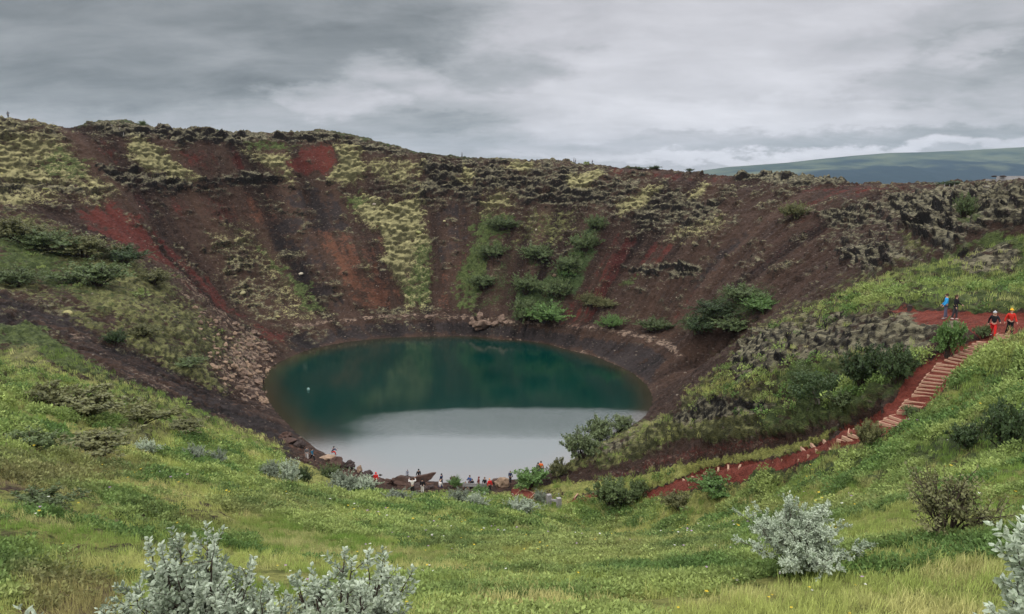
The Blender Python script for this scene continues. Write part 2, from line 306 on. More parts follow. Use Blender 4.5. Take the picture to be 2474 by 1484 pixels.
# ------------------------------------------------------------------ what covers the ground (outlines surveyed on the photo, laid on the terrain)
CIN, RED, ORA, MOS, GRN, DKG, ROC, OLI, MEA, PAT, DRK, TAL, HEA = range(13)
L_, R_ = -1500, 4000
PATCH = [
 (MEA, 1, 14, [(L_,960),(130,905),(300,955),(450,1010),(560,1030),(680,1090),(760,1130),(900,1182),(1250,1195),(1600,1200),(1950,1120),(2200,1030),(2300,930),(2474,820),(R_,820),(R_,5000),(L_,5000)]),
 (MOS, .8, 10, [(L_,240),(100,295),(160,330),(200,390),(250,440),(300,470),(240,490),(150,480),(60,500),(L_,500)]),
 (ROC, .6, 10, [(L_,240),(100,292),(170,330),(160,350),(80,340),(L_,350)]),
 (ROC, .7, 8, [(L_,430),(60,440),(200,450),(290,470),(200,480),(100,475),(L_,485)]),
 (GRN, .7, 14, [(150,345),(230,415),(210,440),(120,430),(60,405),(100,385)]),
 (RED, .5, 10, [(150,312),(240,325),(330,340),(420,395),(380,420),(300,400),(240,380),(190,350)]),
 (ROC, .85, 6, [(185,290),(350,280),(480,300),(600,318),(600,352),(450,347),(330,337),(240,322)]),
 (GRN, .6, 6, [(310,290),(370,285),(390,315),(330,318)]),
 (MOS, .9, 8, [(310,332),(360,345),(430,385),(440,410),(472,430),(460,445),(370,430),(330,400)]),
 (ROC, .7, 10, [(220,402),(300,400),(360,422),(480,440),(600,410),(700,420),(760,460),(700,470),(560,440),(480,452),(420,472),(330,465),(260,440)]),
 (RED, .6, 12, [(420,352),(560,362),(640,400),(560,420),(450,400)]),
 (RED, .9, 8, [(690,375),(740,360),(800,350),(815,380),(790,420),(700,420)]),
 (MOS, .85, 8, [(600,365),(660,370),(695,375),(700,430),(740,470),(700,450),(650,400)]),
 (ROC, .75, 6, [(560,320),(700,318),(790,305),(870,330),(990,358),(985,386),(860,357),(760,347),(620,352)]),
 (GRN, .7, 6, [(570,340),(650,345),(720,352),(690,366),(600,362)]),
 (MOS, .95, 8, [(805,347),(860,362),(882,410),(860,445),(800,430),(815,390)]),
 (MOS, .6, 8, [(880,382),(1020,388),(1025,470),(960,470),(900,420)]),
 (ROC, .5, 10, [(860,420),(1020,440),(1100,460),(1020,490),(900,470)]),
 (ROC, .62, 16, [(1020,380),(1130,385),(1380,390),(1430,412),(1560,440),(1700,470),(1765,540),(1740,572),(1640,572),(1500,542),(1400,503),(1250,503),(1150,522),(1100,480),(1020,470)]),
 (MOS, .8, 6, [(1100,440),(1120,405),(1150,425),(1140,450)]),
 (MOS, .8, 6, [(1210,405),(1250,395),(1300,405),(1260,420)]),
 (MOS, .8, 6, [(1370,430),(1440,412),(1460,425),(1420,460),(1375,455)]),
 (MOS, .7, 6, [(1480,500),(1560,455),(1600,450),(1560,500),(1500,530)]),
 (MOS, .7, 6, [(1650,490),(1700,440),(1720,445),(1690,480)]),
 (MOS, .6, 8, [(1150,520),(1180,470),(1260,470),(1250,500),(1180,540)]),
 (MOS, .5, 8, [(1690,530),(1760,520),(1760,560),(1650,585),(1600,570)]),
 (MOS, .97, 8, [(838,485),(880,472),(950,492),(1022,470),(1030,560),(1052,650),(1042,747),(980,750),(950,650),(905,565)]),
 (GRN, .75, 10, [(1000,580),(1045,590),(1055,660),(1040,745),(985,750),(975,690)]),
 (GRN, .8, 8, [(835,480),(880,470),(895,500),(860,512)]),
 (DRK, .8, 16, [(640,480),(760,450),(840,520),(850,580),(780,580),(800,650),(850,740),(760,745),(700,640),(640,560)]),
 (ORA, .8, 14, [(760,560),(840,560),(885,540),(930,640),(955,720),(930,752),(880,762),(830,690),(790,620)]),
 (DRK, .6, 8, [(850,590),(880,600),(922,700),(890,690)]),
 (MOS, .5, 6, [(870,610),(890,640),(905,680),(890,670)]),
 (DRK, .6, 10, [(1040,480),(1100,480),(1150,540),(1110,620),(1100,740),(1060,740),(1050,620)]),
 (ORA, .5, 10, [(1060,650),(1110,600),(1150,590),(1110,680),(1100,755),(1050,755)]),
 (RED, .45, 16, [(150,478),(420,460),(560,480),(640,520),(560,560),(480,540),(350,520),(240,500)]),
 (ORA, .6, 14, [(560,470),(640,460),(700,500),(660,560),(580,540)]),
 (RED, 1, 10, [(190,512),(260,502),(330,522),(400,600),(500,690),(600,770),(680,800),(720,790),(700,832),(620,832),(580,772),(500,732),(400,652),(300,602),(230,562)]),
 (MOS, .42, 14, [(480,560),(600,540),(680,640),(760,740),(780,770),(700,790),(620,770),(540,690)]),
 (ROC, .4, 14, [(480,560),(600,600),(660,680),(720,780),(620,770),(540,690)]),
 (GRN, .65, 8, [(560,540),(620,590),(690,650),(740,690),(780,760),(740,760),(690,680)]),
 (OLI, .6, 16, [(L_,490),(60,520),(170,560),(230,620),(320,650),(320,720),(220,740),(120,680),(L_,560)]),
 (RED, .7, 8, [(L_,560),(60,600),(140,650),(60,650),(L_,600)]),
 (GRN, .45, 20, [(L_,520),(60,540),(170,590),(230,650),(330,700),(300,740),(120,700),(L_,620)]),
 (OLI, .6, 16, [(L_,600),(70,660),(130,720),(200,780),(60,730),(L_,680)]),
 (GRN, .55, 14, [(0,560),(100,580),(250,655),(330,740),(250,765),(150,700),(0,640)]),
 (OLI, .8, 8, [(150,745),(330,815),(450,880),(560,945),(540,955),(430,900),(300,838),(150,770)]),
 (OLI, .6, 16, [(120,600),(300,605),(400,655),(480,725),(540,795),(600,800),(640,832),(600,900),(520,920),(430,900),(330,822),(200,742)]),
 (TAL, .45, 14, [(370,640),(440,650),(520,730),(600,800),(640,840),(560,850),(470,760)]),
 (DRK, .85, 10, [(L_,650),(60,722),(200,782),(330,852),(450,912),(560,962),(650,1012),(742,1060),(760,1100),(700,1112),(600,1052),(500,1002),(380,932),(240,872),(100,802),(L_,720)]),
 (TAL, .45, 8, [(60,740),(200,800),(330,880),(430,930),(500,1000),(400,960),(260,870),(120,800)]),
 (GRN, .95, 8, [(L_,740),(80,790),(180,850),(300,930),(440,990),(545,1020),(520,1040),(420,1012),(280,962),(150,892),(60,850),(L_,820)]),
 (DRK, .6, 6, [(180,890),(280,955),(400,1010),(480,1030),(380,1012),(260,965)]),
 (OLI, .8, 10, [(L_,830),(90,850),(130,905),(100,962),(L_,962)]),
 (OLI, .75, 20, [(90,930),(250,920),(420,1002),(560,1050),(680,1092),(600,1082),(420,1042),(330,1082),(180,1012)]),
 (OLI, .5, 30, [(0,1010),(300,1040),(330,1120),(150,1130),(0,1090)]),
 (HEA, .85, 24, [(L_,1160),(100,1122),(280,1112),(330,1150),(200,1200),(60,1205),(L_,1230)]),
 (HEA, .8, 24, [(20,1390),(150,1370),(280,1400),(300,1484),(280,1600),(20,1600)]),
 (GRN, .7, 20, [(L_,1330),(150,1320),(400,1330),(150,1360),(L_,1370)]),
 (HEA, .45, 30, [(300,1240),(700,1200),(800,1240),(560,1290),(350,1290)]),
 (OLI, .5, 40, [(L_,1230),(200,1240),(420,1200),(500,1260),(300,1320),(L_,1310)]),
 (HEA, .35, 30, [(1750,1240),(2100,1200),(2250,1230),(2000,1290)]),
 (HEA, .4, 40, [(1000,1330),(1500,1300),(1750,1330),(1600,1370),(1300,1390)]),
 (ORA, .9, 6, [(690,1075),(760,1065),(830,1108),(930,1150),(1250,1150),(1265,1182),(1100,1192),(930,1187),(830,1160),(760,1130),(715,1108)]),
 (TAL, .4, 6, [(690,1075),(760,1065),(830,1108),(930,1150),(1250,1150),(1265,1182),(1100,1192),(930,1187),(830,1160),(760,1130),(715,1108)]),
 (TAL, .62, 20, [(500,880),(560,830),(610,800),(665,860),(640,930),(655,1010),(600,962),(530,935)]),
 (DRK, .92, 5, [(690,812),(860,782),(1100,775),(1300,792),(1400,812),(1560,832),(1610,870),(1570,930),(1540,905),(1420,850),(1250,818),(1050,808),(850,820),(700,860)]),
 (CIN, .7, 5, [(640,790),(720,786),(860,772),(1000,762),(1150,765),(1260,778),(1390,786),(1560,812),(1640,835),(1660,870),(1600,840),(1400,800),(1250,790),(1100,775),(860,783),(700,806)]),
 (TAL, .7, 3, [(640,788),(720,781),(860,768),(1000,760),(1150,763),(1260,775),(1390,783),(1500,797),(1560,808),(1625,828),(1655,862),(1640,868),(1600,838),(1500,808),(1390,792),(1250,784),(1100,770),(1000,768),(860,777),(720,792)]),
 (TAL, .55, 4, [(640,920),(700,865),(850,822),(1050,808),(1250,818),(1420,850),(1540,905),(1578,960),(1570,960),(1490,890),(1340,842),(1150,820),(950,822),(760,850),(660,900)]),
 (RED, .55, 14, [(1450,540),(1520,560),(1650,590),(1640,620),(1560,660),(1480,720),(1400,790),(1340,780),(1420,680)]),
 (RED, .38, 20, [(1900,455),(2100,465),(2100,560),(1950,600),(1800,680),(1700,760),(1650,800),(1560,800),(1700,640),(1850,540)]),
 (DRK, .55, 16, [(1760,580),(1900,520),(1800,640),(1640,740),(1560,790),(1600,700)]),
 (DKG, .6, 5, [(150,270),(350,270),(600,300),(790,290),(1000,345),(1130,368),(1380,380),(1500,395),(1490,402),(1380,394),(1130,389),(990,374),(860,345),(790,327),(700,328),(600,330),(480,318),(350,306),(190,308)]),
 (RED, .5, 6, [(1440,400),(1700,425),(2000,447),(R_,445),(R_,470),(2200,480),(1950,462),(1700,442),(1480,425)]),
 (ROC, .8, 4, [(1780,415),(2000,428),(2080,440),(2000,452),(1880,448),(1780,436)]),
 (DKG, .9, 8, [(1390,600),(1430,532),(1460,535),(1440,620),(1390,700),(1345,770),(1250,775),(1240,700),(1330,660)]),
 (GRN, .8, 10, [(1150,540),(1210,512),(1245,520),(1200,600),(1180,680),(1150,750),(1110,740),(1110,650)]),
 (DKG, .6, 8, [(1250,590),(1330,590),(1310,650),(1280,650)]),
 (DKG, .5, 10, [(1190,650),(1250,600),(1240,700),(1200,750),(1160,745)]),
 (OLI, .4, 16, [(1280,510),(1390,500),(1400,560),(1330,600),(1260,600),(1240,560)]),
 (DKG, .7, 10, [(1640,790),(1700,740),(1780,690),(1865,695),(1850,740),(1740,790),(1690,810)]),
 (GRN, .7, 6, [(1500,692),(1560,650),(1530,690)]),
 (ROC, .75, 8, [(1520,640),(1640,640),(1700,660),(1680,682),(1560,670)]),
 (ROC, .6, 12, [(1960,520),(2100,480),(2200,500),(2150,560),(2020,560)]),
 (ROC, .65, 12, [(2020,600),(2100,580),(2230,600),(2200,660),(2120,680),(2020,620)]),
 (OLI, .42, 18, [(1740,860),(1900,740),(2080,660),(2120,690),(1950,780),(1800,880)]),
 (GRN, .85, 14, [(2200,640),(2300,600),(2400,560),(R_,520),(R_,770),(2300,762),(2150,762),(2000,775),(2080,700)]),
 (OLI, .6, 16, [(1950,790),(2080,690),(2200,630),(2260,680),(2150,755),(2000,780)]),
 (ROC, .92, 8, [(2150,480),(2250,470),(2474,455),(R_,470),(R_,560),(2474,545),(2380,562),(2300,610),(2230,592),(2180,530)]),
 (OLI, .7, 8, [(2180,560),(2230,590),(2240,620),(2190,600)]),
 (GRN, .7, 10, [(2300,520),(2360,500),(2400,530),(2330,570)]),
 (ROC, .75, 8, [(2290,640),(2330,610),(2430,590),(2474,630),(2450,660),(2380,680)]),
 (OLI, .95, 8, [(1360,1140),(1450,1060),(1640,1000),(1700,920),(1780,890),(1950,870),(2250,840),(2240,900),(2150,962),(2050,1022),(1900,1062),(1650,1065),(1480,1130)]),
 (GRN, .7, 16, [(1780,900),(1950,870),(2250,850),(2230,900),(2150,960),(2000,1040),(1860,1050),(1840,1000),(1900,950)]),
 (MEA, .6, 12, [(1650,940),(1780,900),(1900,900),(1800,960),(1700,980)]),
 (ROC, .95, 8, [(1775,862),(1840,800),(2000,765),(2150,772),(2285,792),(2240,855),(2100,855),(1900,882),(1780,932)]),
 (OLI, .18, 20, [(1775,870),(1850,800),(2000,765),(2150,772),(2280,800),(2230,850),(2000,870),(1850,900)]),
 (OLI, .7, 8, [(1840,800),(1860,790),(2000,765),(1960,790)]),
 (ROC, .9, 6, [(1625,1015),(1700,962),(1880,980),(1860,1002),(1750,1012),(1660,1032)]),
 (ROC, .6, 6, [(1400,1105),(1480,1062),(1540,1052),(1500,1092),(1420,1122)]),
 (RED, .9, 6, [(1450,1152),(1600,1100),(1740,1070),(1870,1050),(1965,1062),(1850,1087),(1650,1122),(1500,1162)]),
 (TAL, .42, 6, [(1450,1152),(1600,1100),(1740,1070),(1870,1050),(1965,1062),(1850,1087),(1650,1122),(1500,1162)]),
 (MEA, .95, 6, [(1240,1180),(1350,1170),(1500,1162),(1650,1124),(1850,1089),(1950,1066),(2020,1045),(2000,1070),(1900,1110),(1800,1120),(1700,1135),(1600,1180),(1520,1192),(1420,1196)]),
 (GRN, .7, 26, [(2030,1085),(2170,1045),(2280,955),(2330,895),(2474,832),(R_,830),(R_,1130),(2000,1180),(1700,1195)]),
 (PAT, 1, 4, [(1522,1196),(1600,1180),(1700,1135),(1800,1120),(1900,1110),(2000,1068),(2050,1037),(2110,1010),(2160,972),(2190,925),(2230,885),(2300,842),(2370,826),(2450,808),(2440,832),(2375,860),(2310,903),(2265,962),(2205,1025),(2150,1048),(2060,1078),(1960,1112),(1880,1142),(1780,1167),(1680,1182),(1580,1207)]),
 (PAT, 1, 4, [(1370,1216),(1432,1190),(1520,1192),(1440,1210),(1400,1218)]),
 (PAT, 1, 4, [(1240,1178),(1310,1196),(1370,1208),(1290,1212),(1236,1202)]),
 (PAT, 1, 5, [(2145,752),(2300,757),(2474,766),(R_,772),(R_,835),(2474,812),(2435,818),(2380,833),(2345,803),(2290,792),(2200,786)]),
 (ROC, .6, 6, [(2145,752),(2200,760),(2300,775),(2370,780),(2300,795),(2200,788)]),
 (GRN, .9, 4, [(1805,1160),(1830,1140),(1880,1136),(1870,1150),(1830,1166)]),
]
def poly_sd(X, Y, poly):
    n = len(poly); ins = np.zeros(len(X), bool); d = np.full(len(X), 1e9)
    for i in range(n):
        x1, y1 = poly[i]; x2, y2 = poly[(i+1) % n]
        c = ((y1 > Y) != (y2 > Y)); 
        with np.errstate(divide='ignore', invalid='ignore'):
            ins ^= c & (X < (x2-x1)*(Y-y1)/((y2-y1) if y2 != y1 else 1e-9)+x1)
        ex, ey = x2-x1, y2-y1; t = np.clip(((X-x1)*ex+(Y-y1)*ey)/(ex*ex+ey*ey+1e-9), 0, 1)
        d = np.minimum(d, np.hypot(X-x1-t*ex, Y-y1-t*ey))
    return np.where(ins, d, -d)

def build_terrain():
    az = np.concatenate([np.linspace(-180, -50, 50)[:-1], np.linspace(-50, -37, 70)[:-1], np.linspace(-37, 37, 860)[:-1], np.linspace(37, 50, 70)[:-1], np.linspace(50, 180, 51)[:-1]])
    rr = np.concatenate([np.geomspace(1.2, 25, 190)[:-1], np.linspace(25, 95, 330)[:-1], np.linspace(95, 275, 370)[:-1], np.geomspace(275, 460, 40)[:-1], np.geomspace(460, 9000, 26)])
    A, Rr = np.meshgrid(np.radians(az), rr, indexing='ij'); na, nr = A.shape
    x = (np.sin(A)*Rr).ravel(); y = (np.cos(A)*Rr).ravel()
    z = height(x, y)
    P = np.stack([x, y, z], -1)
    far = Rr.ravel()
    # broad unevenness
    nb = fbm(P*np.array([1, 1, .5]), .12, 3, 5)-.5
    damp = np.clip((far-4)/20, .1, 1)*np.clip((520-far)/200, 0, 1)
    shore_d = np.clip(np.abs(z)/2.5, .12, 1)
    P[:, 2] += nb*1.6*damp*shore_d*np.clip((far-30)/60, .15, 1)
    z = P[:, 2]
    G = P.reshape(na, nr, 3)
    da = np.roll(G, -1, 0)-np.roll(G, 1, 0); dr = np.gradient(G, axis=1)
    N = np.cross(da, dr); N /= np.linalg.norm(N, axis=-1, keepdims=True)+1e-9
    N[N[..., 2] < 0] *= -1; N = N.reshape(-1, 3)
    px, py = project(P)
    front = y > 1.5
    px = np.where(front, px, 1200); py = np.where(front, py, 2500)
    w1 = fbm(P, .25, 3, 31)-.5; w2 = fbm(P, .25, 3, 57)-.5
    w3 = fbm(P, 1.1, 2, 77)-.5; w4 = fbm(P, 1.1, 2, 91)-.5
    amp = np.clip(far/90, .35, 1.0)
    px0, py0 = px.copy(), py.copy()
    px = px+(w1*46+w3*22)*amp; py = py+(w2*26+w4*12)*amp
    Wt = np.zeros((len(P), 13)); Wt[:, 0] = 1
    th = np.arctan2(P[:, 1]-128, P[:, 0]+9); rad = np.hypot(P[:, 0]+9, P[:, 1]-128)
    Fl = np.stack([np.cos(th)*28, np.sin(th)*28, rad*.035], -1)
    wall = np.clip((P[:, 1]-95-np.clip(P[:, 0]-15, 0, 60)*.3)/25, 0, 1)
    wall = np.maximum(wall, np.clip((-P[:, 0]-30)/15, 0, 1)*np.clip((P[:, 1]-70)/20, 0, 1))
    fl = (fbm(Fl, .7, 4, 61)-.5)*wall
    fl2 = (fbm(Fl*np.array([1, 1, .6]), 2.1, 3, 68)-.5)*wall
    px = px+fl2*34
    brk = fbm(P*np.array([1, 1, 1.5]), .9, 3, 120); brk2 = fbm(P*np.array([1, 1, 1.8]), .35, 4, 140)
    for cls, al, soft, poly in PATCH:
        qx, qy = (px, py) if soft > 6 else (px0*.75+px*.25, py0*.75+py*.25)
        pa = np.array(poly, float); bx = (px > pa[:, 0].min()-40) & (px < pa[:, 0].max()+40) & (py > pa[:, 1].min()-40) & (py < pa[:, 1].max()+40)
        idx = np.where(bx)[0]
        if not len(idx): continue
        sf = soft*1.5; al = al*(.86 if cls == MOS else .92 if cls in (GRN, ROC) else .82 if cls == ORA else .93 if cls == RED else 1)
        a = np.clip(.5+(poly_sd(qx[idx], qy[idx], poly)+(brk[idx]-.5)*sf*2.2*(cls != PAT))/(sf*2 if cls != PAT else soft), 0, 1)*al
        if cls != PAT and cls != MEA: a = a*(.62+.38*np.clip((brk2[idx]-.30)*5, 0, 1))
        Wt[idx] *= (1-a)[:, None]; Wt[idx, cls] += a
    # scattered lava rock and moss over the bare cinder
    spr = np.clip((fbm(P*np.array([1, 1, 1.6]),   .22, 4, 160)-.51)*7, 0, 1)*wall*np.clip(rad/25-1.6, 0, 1)
    bare = Wt[:, CIN]+Wt[:, DRK]+Wt[:, RED]*.35+Wt[:, ORA]*.3
    k = spr*.55*bare
    for c_, sh_ in ((CIN, 1), (DRK, 1), (RED, .35), (ORA, .3)): Wt[:, c_] *= 1-.55*spr*sh_
    Wt[:, ROC] += k*.7; Wt[:, MOS] += k*.3
    out = far > 300
    Wt[out] *= .3; Wt[out, OLI] += .7
    # relief of each cover
    S = np.array([1, 1, 1.9])
    d1, d2, c1 = worley(P*S+np.stack([w3, w4, w3], -1)*1.6, .34, 3)
    e1, e2, c2 = worley(P*S+np.stack([w4, w3, w4], -1)*.5, .95, 8)
    f1 = fbm(P*np.array([1, 1, 1.4]), 1.4, 4, 15)-.5
    st = fbm(P*np.array([.25, .25, 2.2]), .8, 3, 44)-.5                     # ledges
    dome = np.sqrt(np.clip(1-(d1/.85)**2, 0, 1)); dome2 = np.sqrt(np.clip(1-(e1/.8)**2, 0, 1))
    edge = np.clip((d2-d1)*2.2, 0, 1); edge2 = np.clip((e2-e1)*2.6, 0, 1); nearw = np.clip((125-far)/30, 0, 1)
    # streaks running down the slope (flow coordinate = angle about the lake)
    near = np.clip(far/40, .25, 1)
    disp = Wt[:, ROC]*((1-nearw)*((c1-.4)*2.5*edge+dome*.6+dome2*.7+st*5.2+(c2-.5)*1.1*edge2)+nearw*((c1-.4)*.6*edge+(c2-.4)*.5*edge2+dome2*.25+f1*.5))
    disp += Wt[:, MOS]*(dome*.2+dome2*.85+(c2-.5)*.5*edge2+st*.7)
    disp += (Wt[:, CIN]+Wt[:, RED]+Wt[:, DRK]+Wt[:, ORA])*(dome2*.22+(c2-.5)*.18*dome2+f1*.75+fl*.9-np.abs(fl2)*2.2)
    disp += (Wt[:, GRN]+Wt[:, OLI]+Wt[:, DKG])*(dome*.3+dome2*.35+f1*1.2)*near
    disp += Wt[:, MEA]*(f1*.6+dome*.2+dome2*.15)*near
    disp += Wt[:, TAL]*(dome2*.3+(c2-.5)*.3)
    disp += Wt[:, PAT]*f1*.12
    disp += Wt[:, HEA]*(dome*.2+f1*.3)*near
    disp *= np.clip((far-3)/10, 0, 1)*np.clip((430-far)/100, 0, 1)*np.clip(np.abs(z)/1.2, .25, 1)
    P = P+N*disp[:, None]
    I = np.arange(na*nr).reshape(na, nr); J = np.roll(I, -1, 0)
    faces = np.stack([I[:, :-1], I[:, 1:], J[:, 1:], J[:, :-1]], -1).reshape(-1, 4)
    c0 = I[:, 0]; cap = len(P)
    P2 = np.vstack([P, [[0, 0, height([0], [0])[0]]]])
    Wx = np.vstack([Wt, Wt[:1]])
    att = {'cover_a': Wx[:, 1:5], 'cover_b': Wx[:, 5:9], 'cover_c': Wx[:, 9:13], 'cell': np.append(c2*.7+c1*.3, 0), 'flow': np.append(fl+.5, .5), 'flow_fine': np.append(fl2+.5, .5), 'lump': np.append(np.clip(dome*.45+dome2*.55, 0, 1), .5)}
    o = mesh_obj('ground', P2, faces, terrain_mat(), smooth=True, attrs=att)
    o['kind'] = 'structure'
    return P, N, Wt, far, (na, nr), px, py

PAL = {  # base colours (two tones each)
 CIN: ((.011, .007, .0055), (.068, .041, .028)), RED: ((.036, .010, .008), (.112, .031, .022)), ORA: ((.050, .022, .014), (.135, .062, .036)),
 MOS: ((.030, .029, .013), (.37, .34, .16)), GRN: ((.021, .032, .010), (.112, .142, .045)), DKG: ((.014, .022, .009), (.066, .096, .033)),
 ROC: ((.011, .0095, .008), (.20, .182, .112)), OLI: ((.020, .022, .009), (.195, .195, .073)), MEA: ((.080, .095, .024), (.29, .29, .085)),
 PAT: ((.085, .019, .012), (.20, .052, .034)), DRK: ((.008, .0065, .006), (.040, .031, .028)), TAL: ((.030, .019, .014), (.27, .195, .14)), HEA: ((.060, .044, .023), (.18, .14, .07))}

def terrain_mat():
    m = bpy.data.materials.new('crater_ground'); m.use_nodes = True; T = NT(m.node_tree)
    pos = T.n('ShaderNodeTexCoord').outputs['Object']
    aa = [T.n('ShaderNodeAttribute', attribute_name=k) for k in ('cover_a', 'cover_b', 'cover_c')]
    ch = {}
    for i, a in enumerate(aa):
        s = T.n('ShaderNodeSeparateColor', ins={0: a.outputs['Color']})
        for j in range(3): ch[1+i*4+j] = s.outputs[j]
        ch[4+i*4] = a.outputs['Alpha']
    cell = T.n('ShaderNodeAttribute', attribute_name='cell').outputs['Fac']
    flow = T.n('ShaderNodeAttribute', attribute_name='flow').outputs['Fac']
    flow2 = T.n('ShaderNodeAttribute', attribute_name='flow_fine').outputs['Fac']
    flat = T.v('MULTIPLY', pos, (1, 1, 1.7))
    na = T.noise(flat, 1.1, 6, .62); nb = T.noise(T.v('ADD', flat, (31, 7, 3)), .8, 6, .66); nc = T.noise(T.v('ADD', flat, (3, 57, 11)), 2.2, 6, .62)
    fine = T.noise(flat, 6.0, 7, .68)
    vor = T.n('ShaderNodeTexVoronoi', ins={'Vector': flat, 'Scale': 1.9}); vs = T.n('ShaderNodeSeparateColor', ins={0: vor.outputs['Color']}).outputs[0]
    nm = T.noise(T.v('ADD', flat, (13, 27, 91)), 1.7, 5, .7)
    tf = T.mr(T.m('ADD', T.m('MULTIPLY', nm, .6), T.m('MULTIPLY', fine, .4)), .38, .62)
    tn = T.mr(T.m('ADD', T.m('MULTIPLY', flow, .34), T.m('ADD', T.m('MULTIPLY', nm, .46), T.m('MULTIPLY', fine, .2))), .39, .63)
    tv = T.mr(T.m('ADD', T.m('MULTIPLY', vs, .55), T.m('MULTIPLY', fine, .45)), .25, .8)
    ts = {CIN: tn, RED: tn, ORA: tn, MOS: tf, GRN: tf, DKG: tf, ROC: tv, OLI: tf, MEA: tf, PAT: tf, DRK: tn, TAL: tv, HEA: tf}
    col = T.mix(tn, *PAL[CIN])
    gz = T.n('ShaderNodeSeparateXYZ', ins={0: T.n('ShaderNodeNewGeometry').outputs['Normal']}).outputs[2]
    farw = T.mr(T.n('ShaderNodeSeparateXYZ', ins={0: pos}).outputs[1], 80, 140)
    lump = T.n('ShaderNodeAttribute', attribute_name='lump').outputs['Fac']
    topb = T.m('ADD', T.m('ADD', gz, T.m('MULTIPLY', T.m('SUBTRACT', fine, .5), .55)), T.m('MULTIPLY', T.m('SUBTRACT', lump, .5), .22)); topf = T.mr(topb, .72, .92); topr = T.mr(topb, T.mr(farw, 0, 1, .50, .64), T.mr(farw, 0, 1, .92, .93))  # pale tops, dark undersides put into the colour: moss growth and imitated overhead light
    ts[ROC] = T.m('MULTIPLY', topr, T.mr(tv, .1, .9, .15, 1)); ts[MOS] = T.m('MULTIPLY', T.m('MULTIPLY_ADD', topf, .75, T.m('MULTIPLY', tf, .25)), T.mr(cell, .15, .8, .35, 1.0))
    ts[OLI] = T.m('MULTIPLY', T.m('MULTIPLY_ADD', topf, .45, T.m('MULTIPLY', tf, .55)), T.mr(T.m('ADD', T.m('MULTIPLY', na, .6), T.m('MULTIPLY', cell, .4)), .36, .60, .25, 1.0))
    ts[GRN] = T.m('MULTIPLY', tf, T.mr(T.m('ADD', T.m('MULTIPLY', na, .6), T.m('MULTIPLY', cell, .4)), .36, .58, .3, 1.0))
    nz = (na, nb, nc)
    for k, i in enumerate((TAL, DRK, RED, ORA, HEA, MEA, OLI, GRN, DKG, PAT, ROC, MOS)):
        n = T.mr(nz[k % 3], .28, .72, .1, .9)
        if i in (MOS, ROC, OLI, GRN): n = T.m('SUBTRACT', n, T.m('MULTIPLY', T.m('SUBTRACT', lump, .45), .42), clamp=False)
        if i in (RED, ORA, DRK, TAL): n = T.m('ADD', T.m('MULTIPLY', n, .6), T.m('MULTIPLY', T.mr(flow2, .3, .7, .05, .95), .4))
        n = T.m('MINIMUM', T.m('MAXIMUM', n, .13), .87)
        f = T.mr(ch[i], T.m('SUBTRACT', n, .12), T.m('ADD', n, .12))
        col = T.mix(f, col, T.mix(ts[i], *PAL[i]))
    # stones lying on the cinder, pale and dark
    v2 = T.n('ShaderNodeTexVoronoi', ins={'Vector': T.v('ADD', flat, T.v('SCALE', T.n('ShaderNodeTexNoise', ins={'Vector': flat, 'Scale': 2.0}).outputs['Color'], .5)), 'Scale': 1.25, 'Randomness': 1.0})
    vc = T.n('ShaderNodeSeparateColor', ins={0: v2.outputs['Color']})
    rockw = T.m('SUBTRACT', 1.0, T.m('ADD', T.m('ADD', T.m('ADD', ch[MEA], ch[PAT]), T.m('ADD', ch[GRN], ch[DKG])), T.m('ADD', ch[HEA], ch[MOS])), clamp=True)
    big = T.mr(nb, .35, .65, .10, .34)
    stn = T.m('MULTIPLY', T.m('MULTIPLY', T.mr(v2.outputs['Distance'], T.m('ADD', big, .08), T.m('SUBTRACT', big, .06)), T.mr(vc.outputs[0], .50, .56)), rockw)
    col = T.mix(T.m('MULTIPLY', stn, .8), col, T.mix(vc.outputs[1], (.030, .022, .018), T.mix(vc.outputs[2], (.10, .075, .058), (.24, .20, .155))))
    # pale lichen on the lava blocks
    li = T.m('MULTIPLY', T.mr(T.noise(flat, 3.5, 5, .7), .58, .68), T.m('MULTIPLY', ch[ROC], T.mr(cell, .35, .8)))
    col = T.mix(T.m('MULTIPLY', li, .6), col, (.30, .29, .24))
    bsdf = T.n('ShaderNodeBsdfPrincipled', ins={'Base Color': col, 'Roughness': .95, 'Specular IOR Level': .12})
    hgt = T.m('ADD', T.m('ADD', T.m('MULTIPLY', fine, .6), T.m('MULTIPLY', nm, .9)), T.m('MULTIPLY', stn, .35))
    T.put(bsdf.inputs['Normal'], T.n('ShaderNodeBump', ins={'Strength': 1.0, 'Distance': .5, 'Height': hgt}).outputs[0])
    T.n('ShaderNodeOutputMaterial', ins={0: bsdf.outputs[0]})
    return m
TP, TN, TW, TR, TSHAPE, TPX, TPY = build_terrain()

# surface height of the finished terrain (nearest grid vertex), for standing things on it
def top(x, y):
    return ground(x, y)
